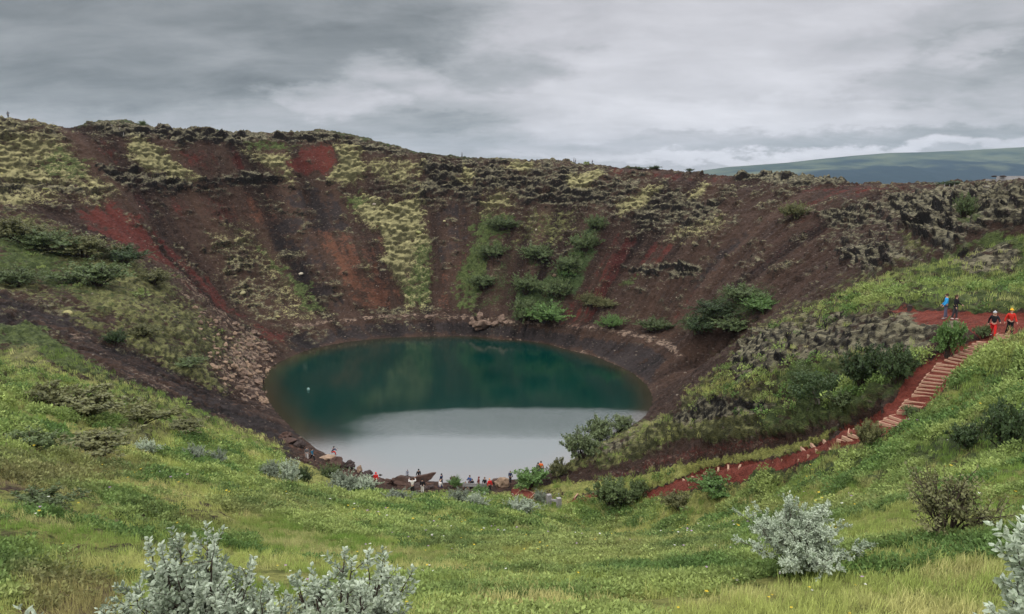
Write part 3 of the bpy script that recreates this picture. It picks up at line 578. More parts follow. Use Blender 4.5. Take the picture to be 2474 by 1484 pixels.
# ------------------------------------------------------------------ lake
def build_water():
    P = np.array([at_z(a, b, 0)[:2] for a, b in SHORE]); c = P.mean(0)
    g = 110; xs = np.linspace(-60, 45, g); ys = np.linspace(65, 200, int(g*1.3))
    X, Y = np.meshgrid(xs, ys, indexing='ij'); na, nr = X.shape
    z = height(X.ravel(), Y.ravel())
    V = np.stack([X.ravel(), Y.ravel(), np.zeros(X.size)], -1)
    I = np.arange(na*nr).reshape(na, nr)
    F = np.stack([I[:-1, :-1], I[1:, :-1], I[1:, 1:], I[:-1, 1:]], -1).reshape(-1, 4)
    keep = (z[F].min(1) < 1.2) & (np.hypot(V[F[:, 0], 0]+9, (V[F[:, 0], 1]-128)*.75) < 48); F = F[keep]
    m = bpy.data.materials.new('lake_water'); m.use_nodes = True; T = NT(m.node_tree)
    pos = T.n('ShaderNodeTexCoord').outputs['Object']
    dep = T.n('ShaderNodeAttribute', attribute_name='depth').outputs['Fac']
    sh = T.mr(T.m('ADD', dep, T.m('MULTIPLY', T.noise(pos, .3, 4), 1.2)), .4, 3.4, 0, 1, 'SMOOTHSTEP')
    col = T.mix(sh, (.020, .018, .010), T.mix(T.noise(pos, .06, 2), (.0001, .0140, .0105), (.0003, .0215, .0165)))
    b = T.n('ShaderNodeBsdfPrincipled', ins={'Base Color': col, 'Roughness': .07, 'IOR': 1.35, 'Specular IOR Level': .5})
    # breeze patch: stronger ripples in the middle and right of the lake
    sp = T.n('ShaderNodeSeparateXYZ', ins={0: pos})
    gx = T.m('DIVIDE', T.m('SUBTRACT', sp.outputs[0], 3.0), 24.0); gy = T.m('DIVIDE', T.m('SUBTRACT', sp.outputs[1], 112.0), 6.5)
    pt = T.mr(T.m('ADD', T.m('ADD', T.m('MULTIPLY', gx, gx), T.m('MULTIPLY', gy, gy)), T.m('MULTIPLY', T.noise(pos, .2, 3), .8)), 2.2, .3, .06, 1, 'SMOOTHSTEP')
    wv = T.noise(T.v('MULTIPLY', pos, (1.3, 2.2, 1)), 1.2, 5, .65)
    T.put(b.inputs['Normal'], T.n('ShaderNodeBump', ins={'Strength': T.m('MULTIPLY', pt, .55), 'Distance': .13, 'Height': wv}).outputs[0])
    T.n('ShaderNodeOutputMaterial', ins={0: b.outputs[0]})
    o = mesh_obj('water', V, F, m, smooth=True, attrs={'depth': -z}); o['kind'] = 'structure'
build_water()

# ------------------------------------------------------------------ far mountain
def build_hills():
    D = 8000.
    line = [(1450,425),(1600,418),(1680,413),(1760,402),(1830,397),(1900,392),(1980,383),(2060,375),(2150,368),(2240,366),(2330,362),(2400,358),(2474,354),(2650,345),(2900,340),(3200,350),(3500,370),(3900,400)]
    lx = np.array([at_d(a, b, D)[0] for a, b in line]); lz = np.array([at_d(a, b, D)[2] for a, b in line])
    X = np.linspace(lx[0], lx[-1], 420); H = np.interp(X, lx, lz)
    n = 70; t = np.linspace(0, 1, n)                       # 0 foot in front, ~.75 crest, 1 behind
    V = []
    for i, x in enumerate(X):
        for s in t:
            V.append((x, D-2400+s*3200, 0))
    V = np.array(V); S = np.tile(t, len(X)); Hh = np.repeat(H, n)
    prof = np.interp(S, [0, .12, .35, .55, .75, 1], [0, .18, .60, .72, 1.0, .82])
    q = V*np.array([1, .6, 0])*.375
    rid = np.abs(fbm(q, .0045, 4, 3)-.5)*2; gul = np.abs(fbm(q*np.array([1, .25, 0]), .012, 3, 9)-.5)*2
    z = (Hh-16)*np.clip(prof-rid*.26*np.sin(np.clip(S/.75, 0, 1)*math.pi)-gul*.22*np.clip(1-abs(S-.25)/.25, 0, 1), 0, 1)+10
    V[:, 2] = z
    I = np.arange(len(X)*n).reshape(len(X), n)
    F = np.stack([I[:-1, :-1], I[1:, :-1], I[1:, 1:], I[:-1, 1:]], -1).reshape(-1, 4)
    m = bpy.data.materials.new('far_hill'); m.use_nodes = True; T = NT(m.node_tree)
    pos = T.n('ShaderNodeTexCoord').outputs['Object']
    sl = T.n('ShaderNodeAttribute', attribute_name='shelf').outputs['Fac']
    n1 = T.noise(T.v('MULTIPLY', pos, (1, 1, 3)), .0022, 6, .6); n2 = T.noise(T.v('MULTIPLY', pos, (1, .4, 3)), .0075, 5, .6)
    f = T.mr(T.m('ADD', sl, T.m('MULTIPLY', T.m('SUBTRACT', n1, .5), 1.1)), .38, .58)
    col = T.mix(f, T.mix(n2, (.004, .011, .015), (.013, .025, .028)), T.mix(T.mr(n1, .35, .65), (.016, .030, .022), (.075, .088, .05)))
    b = T.n('ShaderNodeBsdfPrincipled', ins={'Base Color': col, 'Roughness': 1.0, 'Specular IOR Level': 0.0})
    T.n('ShaderNodeOutputMaterial', ins={0: b.outputs[0]})
    o = mesh_obj('hills', V, F, m, smooth=True, attrs={'shelf': S}); o['kind'] = 'structure'
build_hills()

# ------------------------------------------------------------------ uncountable cover: grass, herbs, moss, stones (instanced on points)
rng = np.random.default_rng(7)
TAREA = (TR*np.gradient(np.unique(TR))[np.clip(np.searchsorted(np.unique(TR), TR), 0, TSHAPE[1]-1)])
def blade_tuft(n, h, spread, w, seed, lean=.45):
    r = np.random.default_rng(seed); V = []; F = []
    for i in range(n):
        a = r.uniform(0, 6.283); rad = spread*math.sqrt(r.random()); hh = h*r.uniform(.5, 1.1); b = r.uniform(0, 6.283); ln = lean*r.uniform(.2, 1.2)*hh
        c = np.array([math.cos(a)*rad, math.sin(a)*rad, 0]); dv = np.array([math.cos(b), math.sin(b), 0]); sd_ = np.array([-dv[1], dv[0], 0])*w*r.uniform(.6, 1.3)
        k = len(V)
        V += [c-sd_, c+sd_, c+dv*ln*.3+[0, 0, hh*.55]+sd_*.8, c+dv*ln*.3+[0, 0, hh*.55]-sd_*.8, c+dv*ln+[0, 0, hh]]
        F += [(k, k+1, k+2, k+3), (k+3, k+2, k+4)]
    return np.array(V), F
def leaf_clump(n, rad, h, ll, lw, seed):
    """a low clump of small leaves spread through a flattened dome"""
    r = np.random.default_rng(seed); V = []; F = []
    for i in range(n):
        d = r.normal(size=3); d /= np.linalg.norm(d); q = r.uniform(.35, 1)**.6
        c = d*q*np.array([rad, rad, h]); c[2] = abs(c[2])
        t = r.normal(size=3)+np.array([d[0], d[1], .7]); t /= np.linalg.norm(t)
        s_ = np.cross(t, r.normal(size=3)); s_ /= np.linalg.norm(s_)+1e-6
        L = ll*r.uniform(.6, 1.3); w = lw*r.uniform(.7, 1.2); k = len(V)
        V += [c, c+t*L*.5+s_*w, c+t*L, c+t*L*.5-s_*w]; F += [(k, k+1, k+2, k+3)]
    return np.array(V), F
def rock_shape(seed, sub=2, squash=(1, .8, .6), cuts=7, rough=.16):
    bm = bmesh.new(); bmesh.ops.create_icosphere(bm, subdivisions=sub, radius=1); r = np.random.default_rng(seed)
    V = np.array([v.co for v in bm.verts]); F = [tuple(v.index for v in f.verts) for f in bm.faces]; bm.free()
    for i in range(cuts):
        n = r.normal(size=3); n /= np.linalg.norm(n); d = r.uniform(.45, .8); k = V@n; V = V-np.outer(np.clip(k-d, 0, None), n)
    V = V*(1+(fbm(V+seed*3.1, 2.2, 3, seed)-.5)[:, None]*rough*2)
    return V*np.array(squash), F
def proto(name, V, F, mat, smooth=False):
    o = mesh_obj(name, V, F, mat, smooth=smooth); COL.objects.unlink(o); return o
def pick(n, weight, jitter=True):
    w = np.maximum(weight, 0); p = w/w.sum(); i = rng.choice(len(p), size=n, p=p)
    P = TP[i].copy()
    return i, P
INVIEW = (np.abs(np.arctan2(TP[:, 0], TP[:, 1])) < R(38)) & (TPY < 1600) & (TP[:, 1] > 2)
def scatter(name, idx, P, scale, tint, protos, align=0.0, label=None, yaw=None):
    """one object: protos instanced on points, each with its own size, turn and tint"""
    n = len(P); me = bpy.data.meshes.new(name); me.vertices.add(n); me.vertices.foreach_set('co', np.asarray(P, np.float32).ravel())
    a = me.attributes.new('size', 'FLOAT', 'POINT'); a.data.foreach_set('value', np.asarray(scale, np.float32))
    a = me.attributes.new('tint', 'FLOAT_COLOR', 'POINT'); t = np.ones((n, 4), np.float32); t[:, :3] = tint; a.data.foreach_set('color', t.ravel())
    a = me.attributes.new('kindno', 'INT', 'POINT'); a.data.foreach_set('value', rng.integers(0, len(protos), n).astype(np.int32))
    # turn: yaw about z then tilt towards the slope normal
    yaw = rng.uniform(0, 6.283, n) if yaw is None else yaw
    N = TN[idx]*align+np.array([0, 0, 1])*(1-align); rot = np.stack([-np.arctan2(N[:, 1], N[:, 2])*1.0, np.arctan2(N[:, 0], N[:, 2]), yaw], -1)
    if align == 0: rot[:, :2] = rng.normal(0, .12, (n, 2))
    a = me.attributes.new('turn', 'FLOAT_VECTOR', 'POINT'); a.data.foreach_set('vector', rot.astype(np.float32).ravel())
    o = bpy.data.objects.new(name, me); COL.objects.link(o)
    ng = bpy.data.node_groups.new(name+'_spread', 'GeometryNodeTree')
    ng.interface.new_socket('Geometry', in_out='INPUT', socket_type='NodeSocketGeometry'); ng.interface.new_socket('Geometry', in_out='OUTPUT', socket_type='NodeSocketGeometry')
    N_ = ng.nodes; L = ng.links
    gi = N_.new('NodeGroupInput'); go = N_.new('NodeGroupOutput')
    iop = N_.new('GeometryNodeInstanceOnPoints'); L.new(gi.outputs[0], iop.inputs['Points'])
    g2i = N_.new('GeometryNodeGeometryToInstance')
    for p in reversed(protos):
        oi = N_.new('GeometryNodeObjectInfo'); oi.inputs['Object'].default_value = p; oi.inputs['As Instance'].default_value = False
        L.new(oi.outputs['Geometry'], g2i.inputs[0])
    iop.inputs['Pick Instance'].default_value = True
    L.new(g2i.outputs[0], iop.inputs['Instance'])
    def attr(k, t):
        q = N_.new('GeometryNodeInputNamedAttribute'); q.data_type = t; q.inputs['Name'].default_value = k; return q.outputs['Attribute']
    L.new(attr('size', 'FLOAT'), iop.inputs['Scale']); L.new(attr('kindno', 'INT'), iop.inputs['Instance Index'])
    e2r = N_.new('FunctionNodeEulerToRotation'); L.new(attr('turn', 'FLOAT_VECTOR'), e2r.inputs[0]); L.new(e2r.outputs[0], iop.inputs['Rotation'])
    L.new(iop.outputs[0], go.inputs[0])
    md = o.modifiers.new('spread', 'NODES'); md.node_group = ng
    tag(o, label=label, kind='stuff'); return o
def tint_mat(name, rough=.8, spec=.15, trans=0.0, var=.35, scale=9., topc=None):
    """colour of each instance from its tint, varied a little from leaf to leaf"""
    m = bpy.data.materials.new(name); m.use_nodes = True; T = NT(m.node_tree)
    t = T.n('ShaderNodeAttribute', attribute_name='tint', attribute_type='INSTANCER').outputs['Color']
    tc = T.n('ShaderNodeTexCoord').outputs['Object']
    n = T.mr(T.noise(tc, scale, 3), .3, .7, 1-var, 1+var)
    col = T.v('SCALE', t, n)
    if topc:
        gz = T.n('ShaderNodeSeparateXYZ', ins={0: T.n('ShaderNodeNewGeometry').outputs['Normal']}).outputs[2]
        col = T.mix(T.mr(T.m('ADD', gz, T.m('MULTIPLY', T.m('SUBTRACT', T.noise(tc, 3, 5, .7), .5), 1.2)), .45, .85), col, topc)
    b = T.n('ShaderNodeBsdfPrincipled', ins={'Base Color': col, 'Roughness': rough, 'Specular IOR Level': spec})
    sh = b.outputs[0]
    if trans:
        tr = T.n('ShaderNodeBsdfTranslucent', ins={0: T.v('SCALE', col, 1.1)})
        mx = T.n('ShaderNodeMixShader', ins={0: trans, 1: b.outputs[0], 2: tr.outputs[0]}); sh = mx.outputs[0]
    T.n('ShaderNodeOutputMaterial', ins={0: sh}); return m
M_GRASS = tint_mat('grass_blade', .75, .1, .35, .25); M_HERB = tint_mat('herb_leaf', .7, .15, .25, .3); M_STONE = tint_mat('loose_stone', .95, .1, 0, .3, 3.)
M_LAVA = tint_mat('lava_lump', .95, .1, 0, .4, 3., (.15, .138, .098)); M_MOSS = tint_mat('moss_cushion', .95, .05, 0, .3, 5.)

def tints(n, cols, var=.2):
    c = np.array(cols); t = rng.random(n)[:, None]; i = rng.integers(0, len(c), n)
    return c[i]*(1+rng.normal(0, var, (n, 1)))

# meadow grass: dense tufts near the camera, thinning with distance
g_pr = [proto('grass_tuft', *blade_tuft(16, .20, .16, .006, 1), M_GRASS), proto('grass_tuft', *blade_tuft(14, .16, .2, .007, 2, .8), M_GRASS), proto('grass_tuft', *blade_tuft(12, .27, .12, .005, 3, .5), M_GRASS)]
dens = np.where(TR < 14, 46, np.where(TR < 28, 24, np.where(TR < 55, 9, np.where(TR < 100, 2.4, 0))))
BEACH = (TPY < 1212) & (TR > 60) & (TPX > 680) & (TPX < 1340)
for a_, b_ in zip(PATHLINE[:-1], PATHLINE[1:]):
    for t_ in (0, .25, .5, .75): BEACH |= np.hypot(TP[:, 0]-(a_[0]*(1-t_)+b_[0]*t_), TP[:, 1]-(a_[1]*(1-t_)+b_[1]*t_)) < (1.35 if a_[2] > 23.3 else 2.3)
wg = TAREA*dens*INVIEW*~BEACH*(TW[:, MEA]+.55*TW[:, GRN]*(TR < 100)+.25*TW[:, OLI]*(TR < 100)+.5*TW[:, HEA]) * (fbm(TP, .5, 3, 210) > .36)
i, P = pick(56000, wg)
patch = fbm(TP[i], .16, 3, 230); patch2 = fbm(TP[i], .6, 2, 240)
mixv = np.clip((patch-.38)*4, 0, 1)[:, None]; dry = np.clip((patch2-.52)*5, 0, 1)[:, None]
tn_ = np.array([.145, .225, .046])*(1-mixv)+np.array([.34, .38, .11])*mixv
tn_ = tn_*(1-dry*.45)+np.array([.50, .41, .21])*dry*.5
hea = TW[i, HEA][:, None]; tn_ = tn_*(1-hea*.8)+np.array([.20, .14, .075])*hea*.8
grn = TW[i, GRN][:, None]; tn_ = tn_*(1-grn*.6)+np.array([.10, .165, .036])*grn*.6
tn_ = tn_*(1+rng.normal(0, .16, (len(i), 1)))
scl = rng.uniform(.55, 1.15, len(i))*np.clip(TR[i]/26, .8, 2.6)
P[:, :2] += rng.normal(0, .12, (len(i), 2)); P[:, 2] -= .03
scatter('meadow_grass', i, P, scl, tn_, g_pr, label='yellow green meadow grass covering the near slope of the crater')

# leafy herbs: small clumps over the green slopes
h_pr = [proto('herb_clump', *leaf_clump(46, .5, .42, .30, .085, k), M_HERB) for k in (11, 12, 13)]
wh = TAREA*INVIEW*~BEACH*(TPY > 338)*np.where(TR < 16, 16, np.where(TR < 30, 7, np.where(TR < 60, 2.6, 1.0)))*(TW[:, GRN]+.6*TW[:, OLI]*(TR < 130)+1.1*TW[:, OLI]*(TR >= 100)*(TP[:, 0] < 0)+(2.2+5*(TR > 130))*TW[:, DKG]+2.2*TW[:, GRN]*(TR > 130)+.9*TW[:, MEA]*(fbm(TP, .28, 3, 250) > .50))*(fbm(TP, .35, 3, 260) > np.where(TR > 120, .47, .40))
i, P = pick(52000, wh)
k = (TW[i, DKG]+.0)[:, None]; o_ = TW[i, OLI][:, None]
ptc = np.clip((fbm(TP[i], .3, 3, 270)-.36)*3.5, 0, 1)[:, None]
tn_ = np.array([.06, .105, .028])*(1-ptc)+np.array([.21, .255, .078])*ptc
tn_ = tn_*(1-k*.75)+np.array([.050, .10, .032])*k*.75; tn_ = tn_*(1-o_*.6)+np.array([.14, .14, .056])*o_*.6
tn_ = tn_*(1+rng.normal(0, .2, (len(i), 1)))
scl = rng.uniform(.4, 1.1, len(i))*np.clip(TR[i]/75, .30, 1.8)*np.where(TW[i, DKG] > .5, 1.25, 1)
fr = TR[i] > 90; scl *= np.where(fr, np.minimum(np.exp(rng.normal(-.1, .5, len(i))), 2.0), 1); dk = np.clip((fbm(TP[i], .45, 3, 275)-.35)*3.3, 0, 1)
tn_ = tn_*np.where(fr, .55+1.15*dk+rng.normal(0, .15, len(i)), 1).clip(.2, 1.3)[:, None]
scatter('herb_cover', i, P, scl, tn_, h_pr, label='small leafy herbs and low scrub covering the green slopes')

# small leafed meadow plants close by
q_pr = [proto('meadow_plant', *leaf_clump(54, .26, .24, .085, .024, k), M_HERB) for k in (14, 15, 16)]
pn = fbm(TP, .22, 3, 330); pn2 = fbm(TP, .9, 2, 340)
wq_ = TAREA*INVIEW*~BEACH*np.where(TR < 16, 30, np.where(TR < 30, 14, np.where(TR < 60, 5, 1.2)))*(TR < 80)*(TW[:, MEA]+TW[:, GRN]+.6*TW[:, OLI]+.5*TW[:, HEA])*np.clip((pn-.44)*9, 0, 1)*np.clip((pn2-.36)*6, 0, 1)
i, P = pick(30000, wq_)
a_ = np.clip((fbm(TP[i], .35, 2, 350)-.35)*3.3, 0, 1)[:, None]; he = TW[i, HEA][:, None]
tn_ = np.array([.088, .150, .040])*(1-a_)+np.array([.225, .28, .082])*a_; tn_ = (tn_*(1-.7*he)+np.array([.17, .125, .065])*.7*he)*(1+rng.normal(0, .2, (len(i), 1)))
scatter('meadow_plants', i, P, rng.uniform(.5, 1.25, len(i))*np.clip(TR[i]/24, .7, 2.4), tn_, q_pr, label='small leafy meadow plants growing in drifts through the near grass')

# tiny meadow flowers
def flower(seed):
    r = np.random.default_rng(seed); V = []; F = []
    for a in range(5):
        t = np.array([math.cos(a*1.2566), math.sin(a*1.2566), .25]); q = np.array([-t[1], t[0], 0])*.45; k = len(V); c = np.array([0, 0, .30])
        V += [c, c+(t+q)*.018, c+t*.032, c+(t-q)*.018]; F += [(k, k+1, k+2, k+3)]
    return np.array(V), F
i, P = pick(260, TAREA*INVIEW*~BEACH*(TR > 7)*(TR < 45)*np.where(TR < 20, 6, 2)*(TW[:, MEA]+TW[:, GRN])*(fbm(TP, .3, 2, 370) > .5))
scatter('meadow_flowers', i, P, rng.uniform(.7, 1.3, len(i))*np.clip(TR[i]/18, .8, 1.8), tints(len(i), [(.62, .44, .03), (.62, .44, .03), (.65, .65, .58), (.40, .24, .42)], .1), [proto('flower', *flower(1), M_HERB)], label='tiny yellow, white and lilac meadow flowers dotted in the near grass')

# lava lumps and loose stones on the walls
r_pr = [proto('stone', *rock_shape(k, 1, (1, .8, .62)), M_STONE) for k in range(21, 26)]
l_pr = [proto('lava_lump', *rock_shape(k, 2, (1.25, .95, .55), 5, .3), M_LAVA, True) for k in range(31, 36)]
wl = TAREA*INVIEW*(TW[:, ROC]*(1.0+2.5*(TR < 110))+.10*TW[:, OLI]+(.05*TW[:, CIN]*(TR > 100)+.04*TW[:, DRK])*(1+4*(fbm(TP*np.array([1, 1, 1.4]), .1, 3, 300) > .55)))*(TP[:, 2] > 1)*(TR > 35)
i, P = pick(17000, wl)
scl = (.18+.95*rng.random(len(i))**2.6)*np.clip(TR[i]/110, .40, 2.0)
scatter('lava_lumps', i, P-TN[i]*(scl*.15)[:, None], scl, tints(len(i), [(.035, .03, .026), (.05, .042, .036), (.07, .062, .052)]), l_pr, .5, 'dark lava lumps with pale moss and lichen on their tops')
wm = TAREA*INVIEW*(TW[:, MOS]*1.0+.12*TW[:, ROC])*(TR > 35)
i, P = pick(13000, wm)
scl = (.2+.60*rng.random(len(i))**1.8)*np.clip(TR[i]/130, .5, 1.4)
tn_ = tints(len(i), [(.24, .22, .10), (.19, .175, .075), (.28, .26, .14), (.15, .15, .06)])
m_pr = [proto('moss_cushion', *rock_shape(k, 2, (1.3, 1.0, .5), 1, .35), M_MOSS, True) for k in range(41, 45)]
scatter('moss_cushions', i, P-TN[i]*(scl*.2)[:, None], scl, tn_, m_pr, .6, 'pale yellow green moss cushions on the upper crater wall')
wsn = TAREA*INVIEW*(.55*TW[:, CIN]+.30*TW[:, RED]+.45*TW[:, ORA]+.8*TW[:, DRK]+2.6*TW[:, TAL]+.45*TW[:, ROC]+.25*TW[:, PAT]+.45*TW[:, OLI]*(TP[:, 0] < 0)*(TR > 80)+.3*TW[:, MOS])*(.3+1.6*(fbm(TP, .16, 3, 390) > .5))*(TP[:, 2] > .1)*(TR > 20)
i, P = pick(46000, wsn)
tal = TW[i, TAL]; scl = (.10+.45*rng.random(len(i))**3.5)*(1+tal*1.0)*np.clip(TR[i]/110, .5, 1.6)
tn_ = tints(len(i), [(.06, .045, .036), (.14, .108, .085), (.25, .215, .165), (.30, .27, .20)], .25)*(1-.6*tal[:, None])+np.array([.36, .27, .19])*(.6*tal)[:, None]
red = (TW[i, RED]+TW[i, PAT])[:, None]; tn_ = tn_*(1-.5*red)+np.array([.15, .06, .045])*.5*red
scatter('scree_stones', i, P, scl, tn_, r_pr, .5, 'loose stones and gravel strewn over the red and brown scree')

# ------------------------------------------------------------------ standing things on the finished terrain
_rr = np.unique(TR); _az = np.arctan2(TP[::TSHAPE[1], 0], TP[::TSHAPE[1], 1])
_raz = np.concatenate([np.linspace(-180, -50, 50)[:-1], np.linspace(-50, -37, 70)[:-1], np.linspace(-37, 37, 860)[:-1], np.linspace(37, 50, 70)[:-1], np.linspace(50, 180, 51)[:-1]])
_rgrid = TR.reshape(TSHAPE)[0]
def surf(x, y):
    a = math.degrees(math.atan2(x, y)); r = math.hypot(x, y)
    i = int(np.clip(np.searchsorted(_raz, a), 1, len(_raz)-1)); j = int(np.clip(np.searchsorted(_rgrid, r), 1, len(_rgrid)-1))
    if abs(_raz[i-1]-a) < abs(_raz[i]-a): i -= 1
    q = [TP[i*TSHAPE[1]+jj] for jj in (j-1, j)]
    ds = [1/(1e-3+math.hypot(p[0]-x, p[1]-y)) for p in q]
    return float((q[0][2]*ds[0]+q[1][2]*ds[1])/(ds[0]+ds[1]))
def spot(px, py, d=None):
    p = hit(px, py) if d is None else at_d(px, py, d)
    return np.array([p[0], p[1], surf(p[0], p[1])])

# ------------------------------------------------------------------ shrubs
def leaf_mat(name, c1, c2, trans=.25, rough=.65):
    m = bpy.data.materials.new(name); m.use_nodes = True; T = NT(m.node_tree)
    tc = T.n('ShaderNodeTexCoord').outputs['Object']
    oi = T.n('ShaderNodeObjectInfo').outputs['Random']
    n = T.noise(tc, 2.3, 3); w = T.n('ShaderNodeTexWhiteNoise', ins={0: T.v('SCALE', T.n('ShaderNodeNewGeometry').outputs['True Normal'], 40.0)}).outputs[0]
    f = T.m('ADD', T.m('MULTIPLY', T.mr(n, .3, .7), .55), T.m('MULTIPLY', w, .45))
    col = T.v('SCALE', T.mix(f, c1, c2), T.mr(oi, 0, 1, .85, 1.15))
    b = T.n('ShaderNodeBsdfPrincipled', ins={'Base Color': col, 'Roughness': rough, 'Specular IOR Level': .25})
    mx = T.n('ShaderNodeMixShader', ins={0: trans, 1: b.outputs[0], 2: T.n('ShaderNodeBsdfTranslucent', ins={0: col}).outputs[0]})
    T.n('ShaderNodeOutputMaterial', ins={0: mx.outputs[0]}); return m
LEAF = {'silver': leaf_mat('silver_willow_leaf', (.13, .18, .10), (.52, .58, .44), .2, .5), 'green': leaf_mat('green_leaf', (.052, .082, .030), (.135, .175, .066)),
        'light': leaf_mat('light_green_leaf', (.075, .105, .045), (.20, .245, .11)), 'dark': leaf_mat('dark_green_leaf', (.024, .046, .018), (.07, .105, .036)), 'olive': leaf_mat('olive_leaf', (.070, .080, .030), (.20, .20, .082)),
        'bright': leaf_mat('bright_green_leaf', (.055, .115, .028), (.15, .25, .07)), 'grey': leaf_mat('grey_green_leaf', (.11, .14, .095), (.29, .33, .235))}
BARK = simple_mat('twig_bark', (.045, .032, .024), .9, .4, 20)
def tube(V, F, pts_, r0, r1, n=5):
    """tapered tube along a polyline"""
    k0 = len(V); P = [np.asarray(p, float) for p in pts_]; m_ = len(P)
    for i, p in enumerate(P):
        t = P[min(i+1, m_-1)]-P[max(i-1, 0)]; t /= np.linalg.norm(t)+1e-9
        a = np.cross(t, [0.31, .83, .46]); a /= np.linalg.norm(a)+1e-9; b = np.cross(t, a); r = r0+(r1-r0)*i/(m_-1)
        for q in range(n): V.append(p+(a*math.cos(q*6.2832/n)+b*math.sin(q*6.2832/n))*r)
    for i in range(m_-1):
        for q in range(n):
            A = k0+i*n+q; B = k0+i*n+(q+1) % n; F.append((A, B, B+n, A+n))
def add_leaf(V, F, c, t, s_, L, w, fold=0.0):
    k = len(V); nrm = np.cross(t, s_)
    if fold: 
        V += [c, c+t*L*.3+s_*w*.85, c+t*L*.65+s_*w*.8, c+t*L-nrm*L*.06, c+t*L*.65-s_*w*.8, c+t*L*.3-s_*w*.85, c+t*L*.5-nrm*w*fold]
        F += [(k, k+1, k+6), (k+1, k+2, k+6), (k+2, k+3, k+6), (k+3, k+4, k+6), (k+4, k+5, k+6), (k+5, k, k+6)]
    else:
        V += [c, c+t*L*.5+s_*w, c+t*L, c+t*L*.5-s_*w]; F += [(k, k+1, k+2, k+3)]
def shrub_mesh(seed, nst, ntw, nleaf, ll, lw, fold=0, top_only=.35, flat=1.0, bare=0.0, dim=(1, 1, 1), tw=(.14, .36), sr=(.022, .006, .007)):
    """unit shrub (radius ~1, height ~1): stems from the base, twigs along them, leaves in whorls towards the twig ends"""
    r = np.random.default_rng(seed); SV, SF, LV, LF = [], [], [], []; dim = np.array(dim, float)
    for i in range(nst):
        a = 6.283*(i+r.uniform(-.3, .3))/nst; out = r.uniform(.15, .95); h = math.sqrt(max(.08, 1-out*out*.75))*r.uniform(.72, 1.04)
        e = np.array([math.cos(a)*out, math.sin(a)*out, h*flat]); b0 = np.array([math.cos(a)*.08, math.sin(a)*.08, 0])
        c1 = b0+(e-b0)*np.array([.25, .25, .45])+r.normal(0, .03, 3); c2 = b0+(e-b0)*np.array([.65, .65, .78])+r.normal(0, .04, 3)
        b0, c1, c2, e = b0*dim, c1*dim, c2*dim, e*dim
        tube(SV, SF, [b0, c1, c2, e], sr[0], sr[1])
        for j in range(ntw):
            f = r.uniform(top_only, 1.0) if j else .985; s0 = c1+(c2-c1)*(f/.7) if f < .7 else c2+(e-c2)*((f-.7)/.3)
            d = r.normal(size=3)*.7+np.array([math.cos(a)*.6, math.sin(a)*.6, .8]); d /= np.linalg.norm(d); Lt = r.uniform(*tw)
            if not j: d = (e-c2)/np.linalg.norm(e-c2)
            e2 = s0+d*Lt; e2[2] = max(e2[2], .03); md = s0+d*Lt*.5+r.normal(0, .015, 3)
            tube(SV, SF, [s0, md, e2], sr[2], sr[2]*.45, 4)
            if j and r.random() < bare: continue
            ph = r.uniform(0, 6.28); ax = np.cross(d, [.3, .5, .8]); ax /= np.linalg.norm(ax); bx = np.cross(d, ax)
            for q in range(nleaf):
                u = .25+.75*(q+r.random())/nleaf; c = s0+(e2-s0)*u; ph += 2.4; w_ = math.cos(ph)*ax+math.sin(ph)*bx
                t = w_*r.uniform(.7, 1.25)+d*r.uniform(.25, .8)*(.5+u)+r.normal(0, .18, 3); t /= np.linalg.norm(t)
                s_ = np.cross(t, d+r.normal(0, .4, 3)); s_ /= np.linalg.norm(s_)+1e-6
                add_leaf(LV, LF, c, t, s_, ll*r.uniform(.65, 1.15), lw*r.uniform(.8, 1.15), fold)
    return (np.array(LV), LF), (np.array(SV), SF)
_tmpl = {}
SPEC = {'far': dict(nst=19, ntw=15, nleaf=13, ll=.085, lw=.030, top_only=.06, tw=(.2, .5)), 'mid': dict(nst=22, ntw=12, nleaf=10, ll=.115, lw=.036, top_only=.12), 'twiggy': dict(nst=20, ntw=16, nleaf=7, ll=.075, lw=.022, top_only=.2, bare=.12)}
def shrub(px, py, wpx, hpx, kind, level, label, group=None, var=0, d=None, name='shrub', cat='shrub', yaw=None):
    p = spot(px, py, d)
    if level == 'far' and p[1] > 110: wpx *= 1.55; hpx *= .8
    if level == 'far' and p[1] > 110 and kind == 'dark' and 1140 < px < 1480: kind = 'green'
    if px < 460 and 980 < py < 1300: wpx *= 1.2; hpx *= .72
    dist = p[1]/ray(px, py)[1]*1.0; k = dist/F_PX
    key = (kind, level, var % 3)
    if key not in _tmpl:
        root = empty(name, (0, 0, 0)); (lv, lf), (sv, sf) = shrub_mesh(100+len(_tmpl)*7, **SPEC[level])
        f = mesh_obj('foliage', lv, lf, LEAF[kind], root); s_ = mesh_obj('stems', sv, sf, BARK, root); _tmpl[key] = (root, [f, s_]); o = root
    else:
        o = copy_tree(*_tmpl[key])
        for q in ('group', 'label'):
            if q in o: del o[q]
    o.name = name
    o.location = (p[0], p[1], p[2]-.06*hpx*k); w = wpx*k*.5; o.scale = (w, w*.85, hpx*k*1.06); o.rotation_euler = (0, 0, (px*.37+py*.11) % 6.28 if yaw is None else yaw)
    tag(o, label, cat, group); return o
def near_willow(name, x, y, w, h, seed, label, n=(16, 9, 11), ll=.062, lw=.0145, kind='silver', zoff=0, top_only=.45, group='silver leaved willow bushes in the foreground'):
    z = surf(x, y)+zoff; root = empty(name, (x, y, z))
    (lv, lf), (sv, sf) = shrub_mesh(seed, n[0], n[1], n[2], ll, lw, .4, top_only, dim=(w, w, h), tw=(ll*1.8, ll*5.0), sr=(.011, .004, .0032))
    mesh_obj('foliage', lv, lf, LEAF[kind], root); mesh_obj('stems', sv, sf, BARK, root)
    tag(root, label, 'willow bush', group); return root
